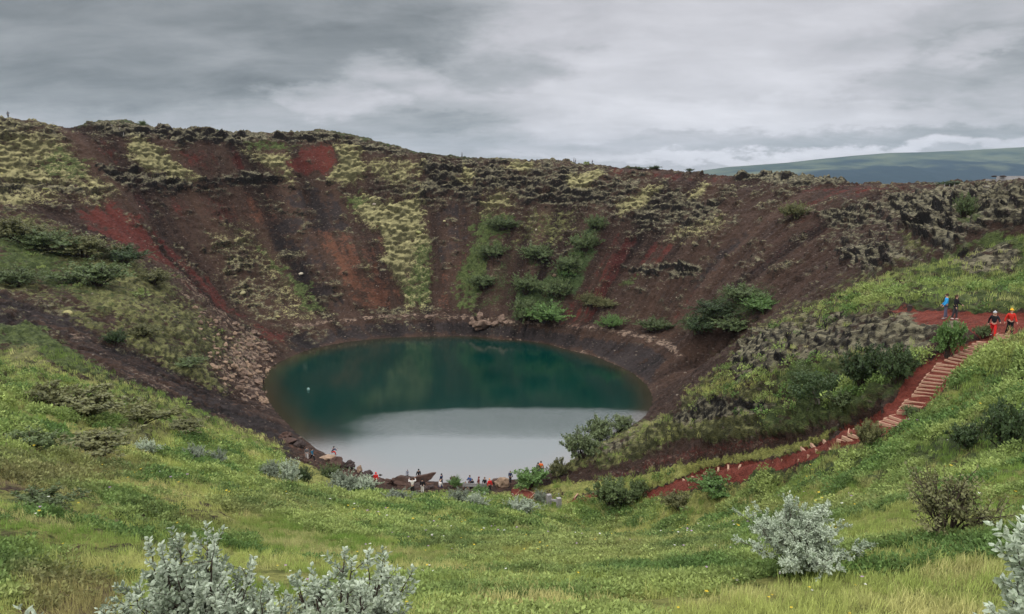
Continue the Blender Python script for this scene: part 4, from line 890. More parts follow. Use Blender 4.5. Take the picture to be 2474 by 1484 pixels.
near_willow('willow_bush', -1.96, 4.25, .66, 1.26, 5, 'tall silver willow bush with dark bare twigs showing, left of the two at the bottom', (44, 17, 14), .042, .0145, top_only=.2)
near_willow('willow_bush', -1.03, 4.2, .56, 1.22, 6, 'dense silver willow bush at the bottom edge, the right one of the close pair', (40, 17, 14), .041, .014, top_only=.2)
near_willow('willow_bush', -1.5, 3.9, .45, .92, 16, 'low silver willow growing between the two taller willows at the bottom edge', (20, 13, 14), .042, .0125, top_only=.25)
near_willow('willow_bush', -2.58, 3.75, .22, .82, 7, 'small silver willow sprig poking in at the bottom left corner', (6, 5, 9), .062, .015)
near_willow('willow_bush', -2.36, 3.7, .16, .74, 8, 'tiny silver willow tip at the bottom edge beside the corner sprig', (5, 4, 9), .062, .015)
near_willow('willow_bush', 3.06, 3.9, .27, 1.46, 9, 'silver willow bush with large leaves cut off by the right edge', (12, 12, 13), .060, .018)
wq = spot(1925, 1400); near_willow('willow_bush', wq[0], wq[1], 165/F_PX*wq[1]*1.07, 215/F_PX*wq[1]*.82, 12, 'wide silver willow bush standing alone in the meadow below the red path', (40, 20, 14), .058, .018, top_only=.1)

SH = 'willow bushes along the foot of the near slope'
for i, (px, py, w, h, kind, lv, lab) in enumerate([
 (355,1108,62,48,'silver','far','small whitish willow bush alone on the left green slope'),
 (470,1118,90,38,'grey','far','low grey green willow bush right of the small whitish willow'),
 (525,1130,70,34,'grey','far','low grey willow bush on the left slope above the lake shore'),
 (700,1172,80,52,'silver','far','rounded pale willow bush below the boulders of the left shore'),
 (655,1160,70,36,'grey','far','low willow bush left of the rounded pale one near the shore'),
 (735,1170,60,36,'dark','far','dark green shrub beside the rounded pale willow near the shore'),
 (800,1165,60,34,'green','far','green shrub below the crouching person on the shore rocks'),
 (830,1208,90,46,'grey','far','grey white willow bush left of the person in the long red coat'),
 (880,1205,80,40,'silver','far','pale willow bush straight below the person in the long red coat'),
 (960,1232,100,30,'grey','far','low spreading willow below the brown beach'),
 (1105,1230,84,36,'grey','far','grey green willow below the bench on the beach'),
 (1150,1245,70,36,'silver','far','pale willow bush right of the grey green one below the bench'),
 (1262,1252,100,34,'silver','far','low pale willow bush beside the short wooden post'),
 (1305,1222,56,28,'grey','far','small grey green willow left of the wooden barrier')]):
    shrub(px, py, w, h, kind, lv, lab, SH, i, name='willow_bush' if kind in ('silver', 'grey') else 'shrub', cat='willow bush' if kind in ('silver', 'grey') else 'shrub')
for i, (px, py, w, h, kind, lv, lab) in enumerate([
 (1405,1116,116,64,'light','mid','loose light green bush at the water edge, lowest of the shore group'),
 (1450,1072,104,56,'light','mid','green bush in the middle of the group at the right water edge'),
 (1503,1042,80,34,'light','mid','green bush highest of the group at the right water edge'),
 (1280,1180,120,38,'bright','mid','bright green bush between the big pale boulder and the seated couple'),
 (1350,1150,70,36,'olive','mid','thin olive bush between the seated couple and the mossy rocks'),
 (1160,1196,70,13,'bright','far','low bright green bush in front of the bench'),
 (1100,1178,44,22,'bright','far','little bright green bush beside the person sitting in blue'),
 (1480,1242,130,72,'green','mid','leafy green shrub hiding the lowest bend of the red path'),
 (1540,1215,70,44,'green','mid','smaller leafy shrub touching the red path at the lowest bend'),
 (1640,1238,110,40,'olive','mid','low olive shrub under the red path left of the wide silver willow'),
 (1735,1205,150,48,'bright','mid','broad fresh green herb clump under the middle of the red path'),
 (2085,960,150,96,'dark','mid','broad dark shrub right of the birch on the rocky rise'),
 (2165,945,120,84,'dark','mid','dark shrub between the broad dark one and the staircase'),
 (1935,960,90,70,'green','mid','green shrub left of the birch on the rocky rise'),
 (2040,1000,110,44,'green','mid','low green shrub below the birch'),
 (2288,866,96,80,'bright','mid','dense bright green shrub beside the upper staircase under the terrace'),
 (2375,816,56,30,'green','mid','small green shrub on the terrace edge by the top steps'),
 (2098,1108,84,68,'olive','mid','olive shrub overlapping the lower end of the staircase'),
 (2420,1120,150,110,'dark','mid','large dark shrub on the slope right of the staircase'),
 (2330,1108,110,60,'dark','mid','dark shrub left of the large dark one right of the staircase'),
 (2200,1010,60,26,'green','mid','low green shrub against the right side of the stair bend'),
 (2330,532,64,52,'green','far','round green shrub growing on the black rock ridge at upper right'),
 (1918,536,52,44,'olive','far','lone olive shrub high on the bare red scree at right'),
 (2308,447,80,16,'dark','far','flat dark shrub on the right rim behind the low fence posts'),
 (1582,411,24,9,'dark','far','tiny shrub on the rim skyline right of the rim walkers'),
 (1532,408,40,6,'dark','far','flat shrub on the rim skyline nearest the rim walkers'),
 (1666,418,16,8,'dark','far','tiny shrub on the rim skyline where the far mountain begins'),
 (1690,806,70,46,'dark','far','shrub at the lower left end of the shrub strips on the right scree'),
 (1730,770,80,46,'dark','far','shrub in the middle of the upper shrub strip on the right scree'),
 (1790,732,76,44,'green','far','shrub at the top of the upper shrub strip on the right scree'),
 (1775,798,80,40,'green','far','shrub in the lower shrub strip on the right scree'),
 (1835,752,76,44,'bright','far','shrub at the upper right end of the shrub strips on the right scree'),
 (1585,800,64,34,'green','far','small rounded shrub low on the right scree above the lake path'),
 (1478,796,54,34,'bright','far','narrow fresh green shrub just above the lake path'),
 (1425,744,44,36,'olive','far','olive shrub on the scree right of the green strips'),
 (1465,750,40,22,'olive','far','low olive shrub right of the olive one beside the green strips'),
 (1318,784,90,48,'bright','far','bright green shrub at the foot of the green strips by the path'),
 (1268,775,60,60,'green','far','green shrub beside the pair of pale boulders across the lake'),
 (1270,712,64,50,'dark','far','shrub above the foot of the green strips'),
 (1345,722,60,50,'dark','far','shrub in the lower half of the right green strip'),
 (1375,665,64,52,'dark','far','shrub in the middle of the right green strip'),
 (1415,610,60,52,'dark','far','shrub in the upper half of the right green strip'),
 (1440,560,44,40,'dark','far','shrub at the top of the right green strip'),
 (1295,632,70,44,'green','far','shrub between the two green strips of the far wall'),
 (1215,560,56,36,'green','far','shrub at the top of the left green strip'),
 (1190,625,56,36,'green','far','shrub in the middle of the left green strip'),
 (1165,700,60,40,'green','far','shrub near the foot of the left green strip'),
 (190,1012,240,86,'olive','mid','long olive thicket on the near left slope'),
 (330,1035,170,64,'olive','mid','olive shrub at the right end of the long thicket on the near left slope'),
 (110,985,130,60,'olive','mid','olive shrub below the mossy rocks at the left edge'),
 (220,1115,220,70,'olive','mid','broad olive shrub below the long thicket on the left slope'),
 (70,1110,150,60,'green','mid','green shrub at the left edge beside the broad olive one'),
 (90,1240,170,64,'green','mid','leafy pale green clump at the left edge below the brown heath'),
 (440,1060,120,40,'olive','mid','olive shrub above the row of pale willows on the left slope'),
 (372,690,80,38,'olive','far','dark round shrub on the rubble slope right of the left shrub belt'),
 (278,835,66,34,'dark','far','dark shrub in the middle of the rubble slope at left'),
 (345,815,56,30,'olive','far','olive shrub beside the red gully on the rubble slope'),
 (450,890,66,24,'green','far','low green shrub above the fallen pale rocks'),
 (235,700,130,66,'green','far','wide green shrub in the shrub belt of the left wall'),
 (205,630,110,50,'olive','far','olive shrub above the wide green one on the left wall'),
 (300,640,90,40,'dark','far','dark shrub by the red gully on the left wall'),
 (115,610,120,56,'green','far','green shrub upper in the belt at the left wall'),
 (40,585,100,52,'olive','far','olive shrub at the left edge under the mossy cliff'),
 (40,690,90,50,'green','far','green shrub at the left edge below the brown gully'),
 (345,307,17,17,'green','far','small green tuft on the highest rim rocks at left')]):
    shrub(px, py, w, h, kind, lv, lab, None, i)
shrub(2285, 1318, 330, 150, 'olive', 'twiggy', 'sparse twiggy shrub with bare dark branches right of the wide silver willow', d=None)

# the little birch on the rocky rise: trunk with limbs, ragged crown
def birch():
    p = spot(1978, 1008); k = p[1]/F_PX; root = empty('birch_tree', (p[0], p[1], p[2]-.1)); r = np.random.default_rng(77)
    H = 118*k; Wd = 62*k; SV, SF, LV, LF = [], [], [], []
    tips = []
    for a, ln in ((-.5, .55), (.35, .62), (.05, .7), (-.15, .5), (.7, .5)):
        b = np.array([0, 0, .0]); m1 = np.array([a*.25*Wd, r.normal()*.1*Wd, H*.28]); e = np.array([a*1.1*Wd, r.normal()*.5*Wd, H*(.45+ln*.45)])
        tube(SV, SF, [b, m1, (m1+e)/2+r.normal(0, .05, 3), e], .09, .03); tips += [(m1+e)/2, e]
    mesh_obj('trunk', SV, SF, simple_mat('pale_bark', (.16, .14, .12), .9, .4, 8), root)
    for c in tips+[np.array([r.uniform(-1, 1)*Wd, r.uniform(-.7, .7)*Wd, H*r.uniform(.45, .92)]) for _ in range(26)]:
        rad = r.uniform(.22, .42)*Wd
        for q in range(85):
            d = r.normal(size=3); d /= np.linalg.norm(d); t = r.normal(size=3); t /= np.linalg.norm(t); s_ = np.cross(t, d); s_ /= np.linalg.norm(s_)+1e-6
            add_leaf(LV, LF, c+d*rad*r.random()**.5*np.array([1, 1, .7]), t, s_, .2*r.uniform(.6, 1.2), .06)
    mesh_obj('crown', LV, LF, LEAF['dark'], root)
    tag(root, 'small birch with pale crooked trunk on the rocky rise beside the staircase', 'tree')
birch()

# ------------------------------------------------------------------ boulders
BM = {'pale': simple_mat('pale_boulder', (.14, .098, .072), .95, .4, 2.5, .1, .8), 'brown': simple_mat('brown_boulder', (.055, .034, .026), .95, .4, 2.5, .1, .8),
      'dark': simple_mat('dark_boulder', (.045, .034, .030), .95, .4, 2.5, .1, .8), 'tan': simple_mat('tan_boulder', (.22, .155, .105), .95, .35, 2.0, .1, .8)}
_rk = {}
def boulder(px, py, wpx, hpx, kind, label, group=None, seed=0, yaw=None, tilt=0.0, shape=(1, .8, .75), name='boulder', d=None, sink=.15):
    p = spot(px, py, d); k = p[1]/F_PX; key = (kind, seed % 5, shape)
    if key not in _rk:
        V, F = rock_shape(60+seed % 5, 3, shape, 6, .42); o = mesh_obj(name, V, F, BM[kind]); _rk[key] = o
    else: o = _rk[key].copy(); COL.objects.link(o)
    for q in ('label', 'group'):
        if q in o: del o[q]
    o.name = name; w = wpx*k*.55/shape[0]; h = hpx*k*.6/shape[2]
    o.scale = (w, w, h); o.location = (p[0], p[1], p[2]+hpx*k*(.5-sink)); o.rotation_euler = (0, tilt, (seed*1.7) % 6.28 if yaw is None else yaw)
    tag(o, label, 'boulder', group); return o
SB = 'boulders lying along the near shore'
for i, (px, py, w, h, kind, lab) in enumerate([
 (1216,1176,38,34,'tan','big pale boulder by the water left of the bright green bush'),
 (1095,1164,26,14,'brown','rounded brown boulder at the water right of the person in navy'),
 (795,1112,48,20,'tan','flat pale boulder under the crouching person'),
 (812,1128,54,26,'brown','large brown boulder below the flat pale one on the left shore'),
 (842,1132,32,20,'dark','dark boulder at the water right of the large brown one'),
 (868,1142,16,24,'tan','upright pale boulder standing at the water on the left shore'),
 (890,1152,28,16,'dark','dark boulder in the row leading to the long red coat'),
 (905,1166,40,18,'brown','low brown boulder behind the person in the long red coat'),
 (940,1172,40,18,'brown','low mossy boulder right of the person in the long red coat'),
 (975,1178,60,26,'brown','wide brown boulder left of the person with raised arms'),
 (985,1168,46,18,'dark','dark boulder under the sitting child'),
 (1010,1180,40,16,'dark','low dark boulder behind the person in pale trousers'),
 (700,1072,44,17,'brown','brown ledge of rock above the two walkers on the left shore'),
 (722,1082,34,18,'dark','dark rock just above the two walkers on the left shore'),
 (690,1058,40,18,'brown','uppermost brown rock above the two walkers'),
 (1040,1180,24,10,'dark','small dark rock between the pale trousers and the blue sitter'),
 (1140,1196,20,8,'dark','small dark rock beside the bench'),
 (1200,1168,30,14,'brown','brown rock left of the big pale boulder'),
 (740,1130,22,14,'brown','small brown rock on the red soil below the walkers')]):
    boulder(px, py, w, h, kind, lab, SB, i)
for i, (px, py, w, h, lab) in enumerate([(886,1143,14,8,'largest dark rock standing out of the shallow water'),(906,1150,12,5,'flat dark rock in the water nearest the red coat'),(902,1160,10,4,'smallest flat dark rock in the water by the shore'),(920,1148,9,6,'dark rock in the water farthest right of its cluster')]):
    p = at_z(px, py, 0); o = mesh_obj('boulder', *rock_shape(90+i, 2), BM['dark']); k = p[1]/F_PX; o.location = (p[0], p[1], .02); o.scale = (w*k*.6, w*k*.5, h*k*.7); tag(o, lab, 'boulder', 'rocks standing in the water')
FB = 'pale boulders at the path across the lake'
for i, (px, py, w, h, lab) in enumerate([(1165,792,46,30,'largest pale boulder across the lake beside the path'),(1160,772,26,16,'pale boulder perched behind the largest one across the lake'),(1142,786,16,18,'upright pale rock left of the largest boulder across the lake'),
 (1212,778,22,24,'tall pale boulder right of the largest one across the lake'),(1198,788,20,12,'small pale rock between the two big boulders across the lake'),(1220,785,16,12,'small pale rock right of the tall boulder across the lake'),(1035,768,20,9,'lone pale rock on the far path left of the boulders')]):
    boulder(px, py, w, h, 'pale', lab, FB, i+2)
# tilted slab of rock standing up at the water
def slab():
    p = spot(1012, 1172); k = p[1]/F_PX; root = None
    out = [(-18,0),(-26,8),(-8,16),(30,26),(44,27),(32,12),(12,0),(0,-4)]
    V = []; F = []; n = len(out)
    for s in (-1, 1):
        for x, z in out: V.append((x*k, s*6*k*(1-.5*abs(x)/46)+z*.12*k, z*k))
    F = [tuple(range(n-1, -1, -1)), tuple(range(n, 2*n))]+[(i, (i+1) % n, n+(i+1) % n, n+i) for i in range(n)]
    bm = bmesh.new(); vs = [bm.verts.new(v) for v in V]; [bm.faces.new([vs[i] for i in f]) for f in F]
    bmesh.ops.recalc_face_normals(bm, faces=bm.faces); bmesh.ops.triangulate(bm, faces=bm.faces); bmesh.ops.subdivide_edges(bm, edges=bm.edges, cuts=3, use_grid_fill=True)
    V = np.array([v.co for v in bm.verts]); F = [tuple(v.index for v in f.verts) for f in bm.faces]; bm.free()
    V = V+(np.stack([fbm(V, .9, 3, s) for s in (1, 2, 3)], -1)-.5)*k*7
    o = mesh_obj('rock_slab', V, F, BM['brown']); o.location = (p[0], p[1], p[2]+3*k); tag(o, 'pointed brown rock slab tilted up over the water behind the dark jacket', 'rock slab')
slab()
# fallen pale rocks of the left shore: the largest as single stones
tri = [(q[0], q[1]) for q in [(505,880),(480,800),(470,745),(540,770),(612,800),(664,862),(640,925),(654,1010),(600,960),(535,930)]]
rs = np.random.default_rng(3); cnt = 0
while cnt < 170:
    a, b = rs.uniform(465, 668), rs.uniform(745, 1012)
    if poly_sd(np.array([a]), np.array([b]), tri)[0] < 0: continue
    w = rs.uniform(7, 17) if cnt > 25 else rs.uniform(14, 26)
    if b < 830 and rs.random() < .55: continue
    boulder(a, b, w, w*rs.uniform(.35, .7), 'tan' if rs.random() < .6 else 'pale', 'pale rock among the fallen rocks heaped on the left lake shore', 'fallen pale rocks on the left lake shore', cnt, shape=(1.2, .7, .6), name='fallen_rock'); cnt += 1
boulder(1340, 668, 10, 8, 'tan', 'tiny white rock lying on the bare red scree right of the green strips'); 
# ------------------------------------------------------------------ timber: stairs, edging, bench, barrier, posts
WOOD = simple_mat('weathered_timber', (.36, .22, .145), .8, .2, 14, .2, .3); WOODG = simple_mat('grey_timber', (.22, .21, .20), .85, .25, 14, .2, .3)
REDG = simple_mat('red_cinder_fill', (.125, .036, .025), .95, .35, 9, .1, .8); CONC = simple_mat('grey_concrete', (.27, .26, .25), .9, .15, 5, .2, .3)
def plank_geo(A, B, hgt, thick, z):
    """a board on edge from A to B (plan), top at z"""
    A = np.array(A[:2]); B = np.array(B[:2]); t = (B-A)/np.linalg.norm(B-A); n = np.array([-t[1], t[0]])*thick/2
    c = .012; V = []
    for zz, s in ((z-hgt, 1), (z-c, 1), (z, .75)):
        for q in (A-n*s, B-n*s, B+n*s, A+n*s): V.append((*q, zz))
    F = [(3, 2, 1, 0), (8, 9, 10, 11)]
    for l in (0, 4): F += [(l+i, l+(i+1) % 4, l+4+(i+1) % 4, l+4+i) for i in range(4)]
    return V, F
def join(parts):
    V, F = [], []
    for v, f in parts:
        k = len(V); V += [tuple(q) for q in v]; F += [tuple(i+k for i in g) for g in f]
    return V, F
def staircase(name, ends, label):
    root = empty(name, (0, 0, 0)); fronts = []
    for (a, b) in ends:
        A = hit(*a); zc = A[2]
        for _ in range(5):
            A = at_z(*a, zc); B = at_z(*b, zc); B = A+(B-A)*min(1, 1.9/np.hypot(*(B-A)[:2])); m_ = (A+B)/2; zc = .5*zc+.5*(ground(*m_[:2])+.17)
        fronts.append((A, B, zc))
    mid = np.mean([(f[0]+f[1])/2 for f in fronts], axis=0); root.location = mid
    for i, (A, B, z) in enumerate(fronts):
        if i: nA, nB, nz_ = fronts[i-1]
        else: dv = (fronts[0][0]-fronts[1][0])*1.5; nA, nB, nz_ = A+dv, B+dv, z+.2
        # depth of the step: back to the next board, at least .3 m
        up = ((nA+nB)-(A+B))[:2]/2; L = np.linalg.norm(up); up = up/max(L, 1e-6); L = min(max(L, .3), .9)
        A2 = np.array([*(A[:2]+up*L), z]); B2 = np.array([*(B[:2]+up*L), z])
        parts = [plank_geo(A-mid, B-mid, .2, .07, z-mid[2])]
        sa, sb = A+np.array([*up, 0])*.04, B+np.array([*up, 0])*.04
        parts += [plank_geo(sa-mid, A2-mid, .16, .05, z-mid[2]-.004), plank_geo(sb-mid, B2-mid, .16, .05, z-mid[2]-.004)]
        st = mesh_obj('step', *join(parts), WOOD, root)
        q = [A-mid, B-mid, B2-mid, A2-mid]; zt = z-mid[2]-.03
        V = [(*p[:2], zt) for p in q]+[(*p[:2], zt-.5) for p in q]
        mesh_obj('gravel_fill', V, [(0, 1, 2, 3), (4, 5, 1, 0), (5, 6, 2, 1), (6, 7, 3, 2), (7, 4, 0, 3)], REDG, st)
    tag(root, label, 'staircase'); return root
staircase('timber_staircase', [(z5(a, b), z5(c, d)) for a, b, c, d in STEPS], 'long timber staircase filled with red gravel climbing the right slope to the terrace')
staircase('timber_staircase', [((1263,1180),(1308,1198)),((1250,1192),(1292,1199)),((1246,1196),(1296,1204)),((1244,1200),(1300,1209))], 'short timber steps of red gravel at the lakeside end of the path')
LT = ['timber edging board at the foot of the long staircase','timber edging board on the red path, second below the staircase','timber edging board on the red path, third below the staircase','timber edging board on the red path, fourth below the staircase','short upright looking board on the red path, first above the grassy island','thin short board on the red path just above the grassy island','board on the red path at the upper tip of the grassy island','board on the red path above the middle of the grassy island','board on the red path, middle of the three above the grassy island','board on the red path at the left tip of the grassy island','split board lying askew left of the grassy island','long slanted board on the red path left of the askew board','lowest slanted board on the red path beside the brown rock']
for (a, b, c, d, fn), lab in zip(LOOSE, LT):
    A, B = spot(*fn(a, b)), spot(*fn(c, d)); m_ = (A+B)/2; V, F = plank_geo(A-m_, B-m_, .25, .16, .09)
    z1, z2 = surf(*A[:2]), surf(*B[:2]); L = np.linalg.norm((B-A)[:2]); t = (B-A)[:2]/L
    V = [(v[0], v[1], v[2]+(np.dot(v[:2], t)/L)*(z2-z1)) for v in V]
    o = mesh_obj('edging_board', V, F, WOOD); o.location = (m_[0], m_[1], (z1+z2)/2); tag(o, lab, 'timber board', 'timber boards set into the red path')
A, B = spot(866/1.0*0+1388, 1211), spot(1396, 1199)
V, F = plank_geo(A-(A+B)/2, B-(A+B)/2, .25, .12, .1); o = mesh_obj('edging_board', V, F, WOOD); o.location = (*((A+B)/2)[:2], surf(*((A+B)/2)[:2])); tag(o, 'timber board at the lowest visible end of the red path by the barrier', 'timber board', 'timber boards set into the red path')

def box_geo(c, s, rz=0., bev=.0):
    x, y, z = np.array(s)/2; V = []
    for zz, f in ((-z, 1), (z-bev, 1), (z, 1-bev/max(x, .01) if bev else 1)):
        for sx, sy in ((-1, -1), (1, -1), (1, 1), (-1, 1)):
            a, b = sx*x*f, sy*(y-(bev if (zz == z and bev) else 0)); V.append((c[0]+a*math.cos(rz)-b*math.sin(rz), c[1]+a*math.sin(rz)+b*math.cos(rz), c[2]+zz))
    F = [(3, 2, 1, 0), (8, 9, 10, 11)]
    for l in (0, 4): F += [(l+i, l+(i+1) % 4, l+4+(i+1) % 4, l+4+i) for i in range(4)]
    return V, F
# wooden barrier beside the path
A, B = spot(1326, 1226), spot(1350, 1234); A[1] = B[1]+.9; A[2] = surf(*A[:2]); m_ = (A+B)/2; root = empty('wooden_barrier', m_); k = m_[1]/F_PX
for p in (A, B):
    q = p-m_; mesh_obj('post', *box_geo((q[0], q[1], 14*k), (11*k, 11*k, 34*k), .3, .03), WOODG, root)
ra, rb = A-m_, B-m_; dz = 22*k
V, F = plank_geo(ra, rb, .22, .18, dz); L2 = np.linalg.norm((rb-ra)[:2]); t2 = (rb-ra)[:2]/L2
V = [(v[0], v[1], v[2]+(np.dot(np.array(v[:2])-ra[:2], t2)/L2)*(rb[2]-ra[2])+ra[2]) for v in V]
mesh_obj('rail', V, F, WOODG, root); tag(root, 'low grey timber barrier of two posts and a rail beside the path', 'barrier')
PG = 'short wooden marker posts'
for px, py, h, w, lab in ((1230,1234,22,5,'short wooden post in the grass left of the low barrier'),(1350,1205,15,3.5,'thin wooden post just behind the low barrier'),(2197,757,12,12,'stubby black post at the left end of the red terrace')):
    p = spot(px, py); k = p[1]/F_PX; V = []; F = []
    tube(V, F, [(0, 0, -.2), (0, 0, h*k*.85), (0, 0, h*k)], w*k*.5, w*k*.42, 8); F.append(tuple(range(len(V)-8, len(V))))
    o = mesh_obj('marker_post', V, F, BM['dark'] if 'black' in lab else WOODG); o.location = p; tag(o, lab, 'post', PG)
# bench on the beach
p = spot(1147, 1186); k = p[1]/F_PX; root = empty('bench', p)
mesh_obj('seat', *box_geo((0, 0, .46), (60*k, .42, .08), 0, .01), WOODG, root); mesh_obj('backrest', *box_geo((0, -.26, .74), (60*k, .06, .26), 0, .01), WOODG, root)
for sx in (-1, 1): mesh_obj('leg', *box_geo((sx*24*k, 0, .18), (.12, .4, .48), 0, .01), BM['dark'], root)
tag(root, 'low dark bench with a grey plank on the brown beach', 'bench')
# rope fence posts on the rims
def rim_post(px, d, h, lab, grp, dy=0.):
    p = at_d(px, 440, d); z = surf(p[0], p[1]); k = d/F_PX; V = []; F = []; tube(V, F, [(0, 0, -.3), (0, 0, h*k*.9), (0, 0, h*k)], .07, .06, 6); F.append(tuple(range(len(V)-6, len(V))))
    o = mesh_obj('fence_post', V, F, WOODG); o.location = (p[0], p[1], z); tag(o, lab, 'fence post', grp)
for px, d, h, lab in ((10,201,9,'thin fence post on the left rim at the very edge'),(40,198,8,'thin fence post on the left rim behind the standing walker'),(142,207,7,'fence post on the mossy left rim before the saddle'),(304,212,8,'fence post left of the pair on the red saddle'),(314,211,8,'fence post right of the pair on the red saddle'),(284,214,6,'faint fence post at the top of the red saddle')):
    rim_post(px if px < 250 else px*.87+35, d, h, lab, 'fence posts on the left rim')
for px, h, lab in ((2283,9,'white fence post before the flat dark shrub, leftmost of three'),(2295,9,'white fence post before the flat dark shrub, middle of three'),(2307,9,'white fence post before the flat dark shrub, rightmost of three'),(2418,8,'white fence post under the concrete wall'),(2453,8,'white fence post under the concrete wall near the right edge')):
    rim_post(px, 150 if px < 2400 else 142, h, lab, 'white fence posts on the right rim')
# low concrete wall of the car park on the right rim
A, B = at_d(2382, 440, 153), at_d(2560, 440, 150); za = surf(*A[:2]); root = empty('parking_wall', (*((A+B)/2)[:2], za)); m_ = np.array(root.location)
k = 150/F_PX
mesh_obj('footing', *plank_geo(A-m_, B-m_, 1.6, .5, 6*k), CONC, root)
mesh_obj('parapet', *plank_geo(A+(B-A)*.16+np.array([0, .4, 0])-m_, B-m_+np.array([0, .4, 0]), 1.0, .4, 13*k), CONC, root)
tag(root, 'low grey concrete parking wall on the right rim below the far mountain', 'wall')
for px, lab in ((2402, 'dark rounded car roof shaped rock on the parking wall, left one'), (2422, 'dark flat rock on the parking wall, right one')):
    p = at_d(px, 440, 152); o = mesh_obj('boulder', *rock_shape(int(px) % 50, 2), BM['dark']); o.location = (p[0], p[1], za+12.5*k); o.scale = (9*k, .5, 4*k); tag(o, lab.replace('car roof shaped ', ''), 'boulder', 'dark rocks on the parking wall')
# pale float on the lake
p = at_z(745, 943, 0); k = p[1]/F_PX; V = []; F = []
for i in range(9):
    a = -math.pi/2+math.pi*i/8
    for j in range(14): V.append((math.cos(a)*math.cos(j*.4488)*3.6*k, math.cos(a)*math.sin(j*.4488)*3.6*k, math.sin(a)*4.6*k))
for i in range(8):
    for j in range(14): F.append((i*14+j, i*14+(j+1) % 14, i*14+14+(j+1) % 14, i*14+14+j))
o = mesh_obj('float', V, F, simple_mat('pale_float', (.17, .26, .23), .6, .1, 5), smooth=True); o.location = (p[0], p[1], 2.2*k); tag(o, 'small pale round float on the dark water at the left of the lake', 'float')

# ------------------------------------------------------------------ people
PEND = []
def skin_obj(name, J, E, rad, mat, parent, root=0, sub=1):
    me = bpy.data.meshes.new(name); me.from_pydata([tuple(map(float, v)) for v in J], E, []); me.update()
    o = bpy.data.objects.new(name, me); COL.objects.link(o); o.parent = parent
    md = o.modifiers.new('skin', 'SKIN'); md.use_smooth_shade = True
    if not me.skin_vertices: 
        with bpy.context.temp_override(object=o, active_object=o): bpy.ops.object.skin_root_mark
    sv = me.skin_vertices[0].data if me.skin_vertices else None
    for i, r in enumerate(rad):
        sv[i].radius = (r, r) if not hasattr(r, '__len__') else r
    for i in range(len(rad)): sv[i].use_root = (i == root)
    ss = o.modifiers.new('sub', 'SUBSURF'); ss.levels = sub; ss.render_levels = sub
    PEND.append((o, mat)); return o
CLOTH = {}
def cloth(c, name='cloth'):
    if c not in CLOTH: CLOTH[c] = simple_mat('cloth', c, .9, .18, 14, .1)
    return CLOTH[c]
SKIN = simple_mat('skin', (.42, .25, .18), .6, .08, 5); BOOT = simple_mat('boot', (.05, .04, .035), .8, .2, 10); EYEM = simple_mat('eye_dark', (.02, .02, .02), .3, .1, 5)
def ball(name, c, r, mat, parent, cut=None):
    bm = bmesh.new(); bmesh.ops.create_uvsphere(bm, u_segments=14, v_segments=10, radius=1)
    if cut is not None:
        bmesh.ops.delete(bm, geom=[v for v in bm.verts if v.co.z < cut], context='VERTS')
    V = np.array([v.co for v in bm.verts])*np.asarray(r)+np.asarray(c); F = [tuple(v.index for v in f.verts) for f in bm.faces]; bm.free()
    return mesh_obj(name, V, F, mat, parent, True)
